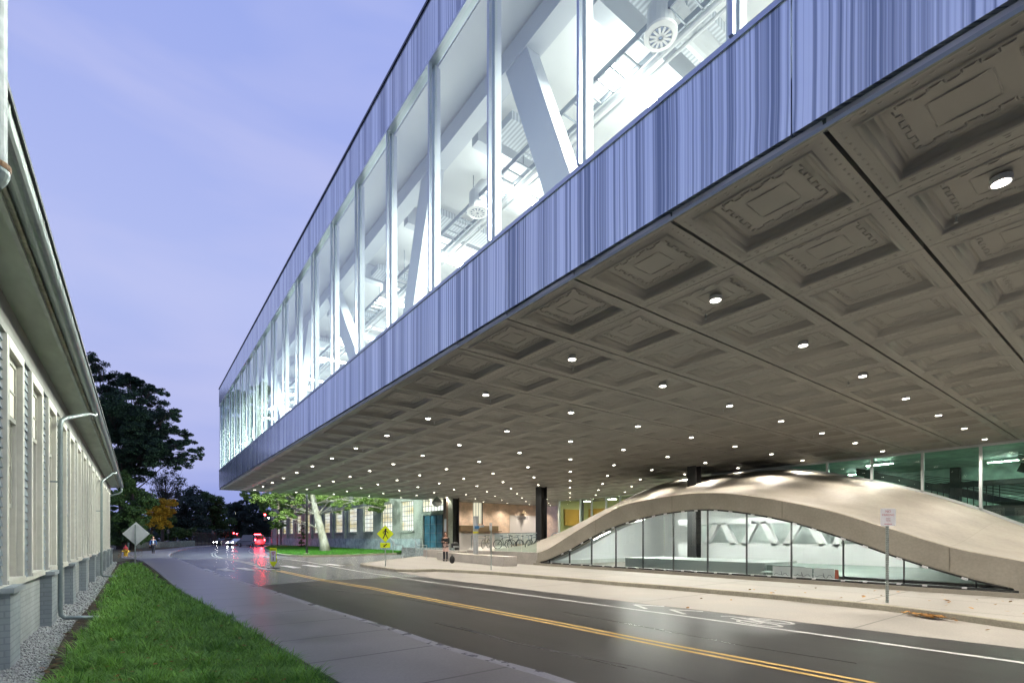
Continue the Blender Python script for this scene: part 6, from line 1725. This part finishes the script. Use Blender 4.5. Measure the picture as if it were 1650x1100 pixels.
q = random.Random(4); mb = MB(); mb.tube([(bx_,by_,0),(bx_,by_,6),(bx_+.5,by_,11)], [.3,.2,.08], 8)
mb.build('trunk', BARK, bt_); mb = MB()
for k in range(130):
    a = Vector((bx_, by_, q.uniform(4,10))); x, y, z = dp(q.uniform(238,298), q.uniform(752,830), 95+q.uniform(-3,3)); b = Vector((x,y,z)); m1 = a.lerp(b,.5)+Vector((q.uniform(-.6,.6),q.uniform(-.6,.6),.3)); mb.tube([a,m1,b],[.06,.035,.012],4)
mb.build('twigs', BARK, bt_); crown(bt_, cp([(256,775,14),(270,772,14),(283,782,12),(262,795,14),(280,800,12),(290,772,7),(272,760,9)], 95, 3, 2), 2600, .15, LB, 5)
# dark tree line
lines = [([(298,800,14),(312,796,14),(305,815,18),(290,822,14),(318,818,14),(300,838,18),(316,840,16),(288,845,14),(330,812,8)], 118, 'dark round tree right of the yellow maple'),
 ([(332,800,12),(342,810,14),(350,804,8),(338,826,16),(352,826,14),(345,842,16),(330,845,14),(356,812,7),(364,842,12)], 126, 'dark tree with pale green lower leaves left of the twin street lamp'),
 ([(372,818,10),(384,814,9),(392,822,10),(370,834,12),(386,836,12),(376,850,12),(392,850,12)], 140, 'dark tree behind the twin street lamp'),
 ([(404,812,12),(415,820,14),(400,832,14),(418,838,14),(430,830,12),(408,852,12),(426,852,12),(440,846,12),(452,838,14),(395,806,6)], 135, 'dark reddish tree behind the braking van'),
 ([(268,850,12),(280,856,10),(262,862,10),(292,860,9),(306,858,9),(276,838,10)], 100, 'low dark bushy tree behind the concrete wall'),
 ([(322,858,10),(336,860,10),(350,858,9),(362,858,9)], 112, 'low dark tree above the dark fence')]
for k, (pxs, t, lb) in enumerate(lines):
    cxp = sum(c[0] for c in pxs)/len(pxs); bx_, by_, _ = dp(cxp, 875, t+2); cl = cp(pxs, t, 40+k, 4)
    tz = max(c[2] for c in cl)*.7
    tree('dark_tree', lb, (bx_,by_,0), [(bx_,by_,0),(bx_,by_,tz*.5),(bx_+.3,by_,tz)], cl, 14000, .24, LG if k in (1,4) else LB, BARK, .35, 50+k, group='dark trees along the far street')
# far wood as one mass
pts_ = []
q = random.Random(77)
for k in range(110):
    px = q.uniform(150, 520); t = q.uniform(165, 210); x, y, z = dp(px, 866, t); pts_.append((x, y, q.uniform(2, 9.5), q.uniform(3,4.5)))
    if k % 3 == 0: pts_.append((x, y, 2.5, 4.5))
w_ = crown(None, pts_, 26000, .6, LB, 9, 'distant_wood'); tag(w_, 'distant mass of dark trees closing the street', 'wood', kind='stuff')

# sycamore on the lawn
bx_, by_, _ = dp(524, 885.5, 56)
tz = .1
tp = [dp(524,885,56), dp(522,874,56), dp(517,852,56), dp(511,830,56), dp(506,812,56), dp(503,795,56), dp(499,770,56)]
tp = [(p_[0],p_[1],max(.05,p_[2])) for p_ in tp]; tp[0] = (tp[0][0],tp[0][1],.05)
syc = [(400,797,10),(415,803,12),(430,806,12),(445,810,12),(430,822,8),(448,832,11),(455,822,12),(465,806,12),(442,845,7),(453,846,7),(480,808,10),(470,826,9),(486,824,7),(432,796,10),(458,795,10),(478,796,10),(500,800,10),(515,806,9),(530,812,8),(545,812,8),(558,806,9),(538,800,10),(520,798,9),(562,818,6),(576,808,9),(592,806,9),(606,810,10),(618,806,8),(600,820,6),(612,822,5),(585,800,9),(545,826,4),(410,790,8),(570,796,9),(618,818,5),(505,818,4)]
syc += [(x,y,r_) for x,y,r_ in [(440,775,16),(480,765,18),(520,760,18),(560,768,18),(600,778,15),(500,738,18),(540,735,16),(460,742,14),(420,780,12)]]
tree('sycamore_tree', 'pale-barked sycamore leaning on the lawn under the raised building, lit green', (bx_,by_,.1), tp, cp(syc, 57, 15, 4.5), 80000, .11, LS, SYC, .52, 71)
# small columnar shrub at the workshop wall
x, y, _ = dp(486, 874, 78)
tree('columnar_shrub', 'small upright evergreen shrub against the workshop base', (x,y,.1), [(x,y,.1),(x,y,1.5),(x,y,3)], [(x,y,.8,.6,1.2),(x,y,1.8,.55,1.2),(x,y,2.8,.45,1.2),(x,y,3.5,.3,1.2)], 1500, .09, LG, BARK, .06, 3, cat='shrub', limbs=False)
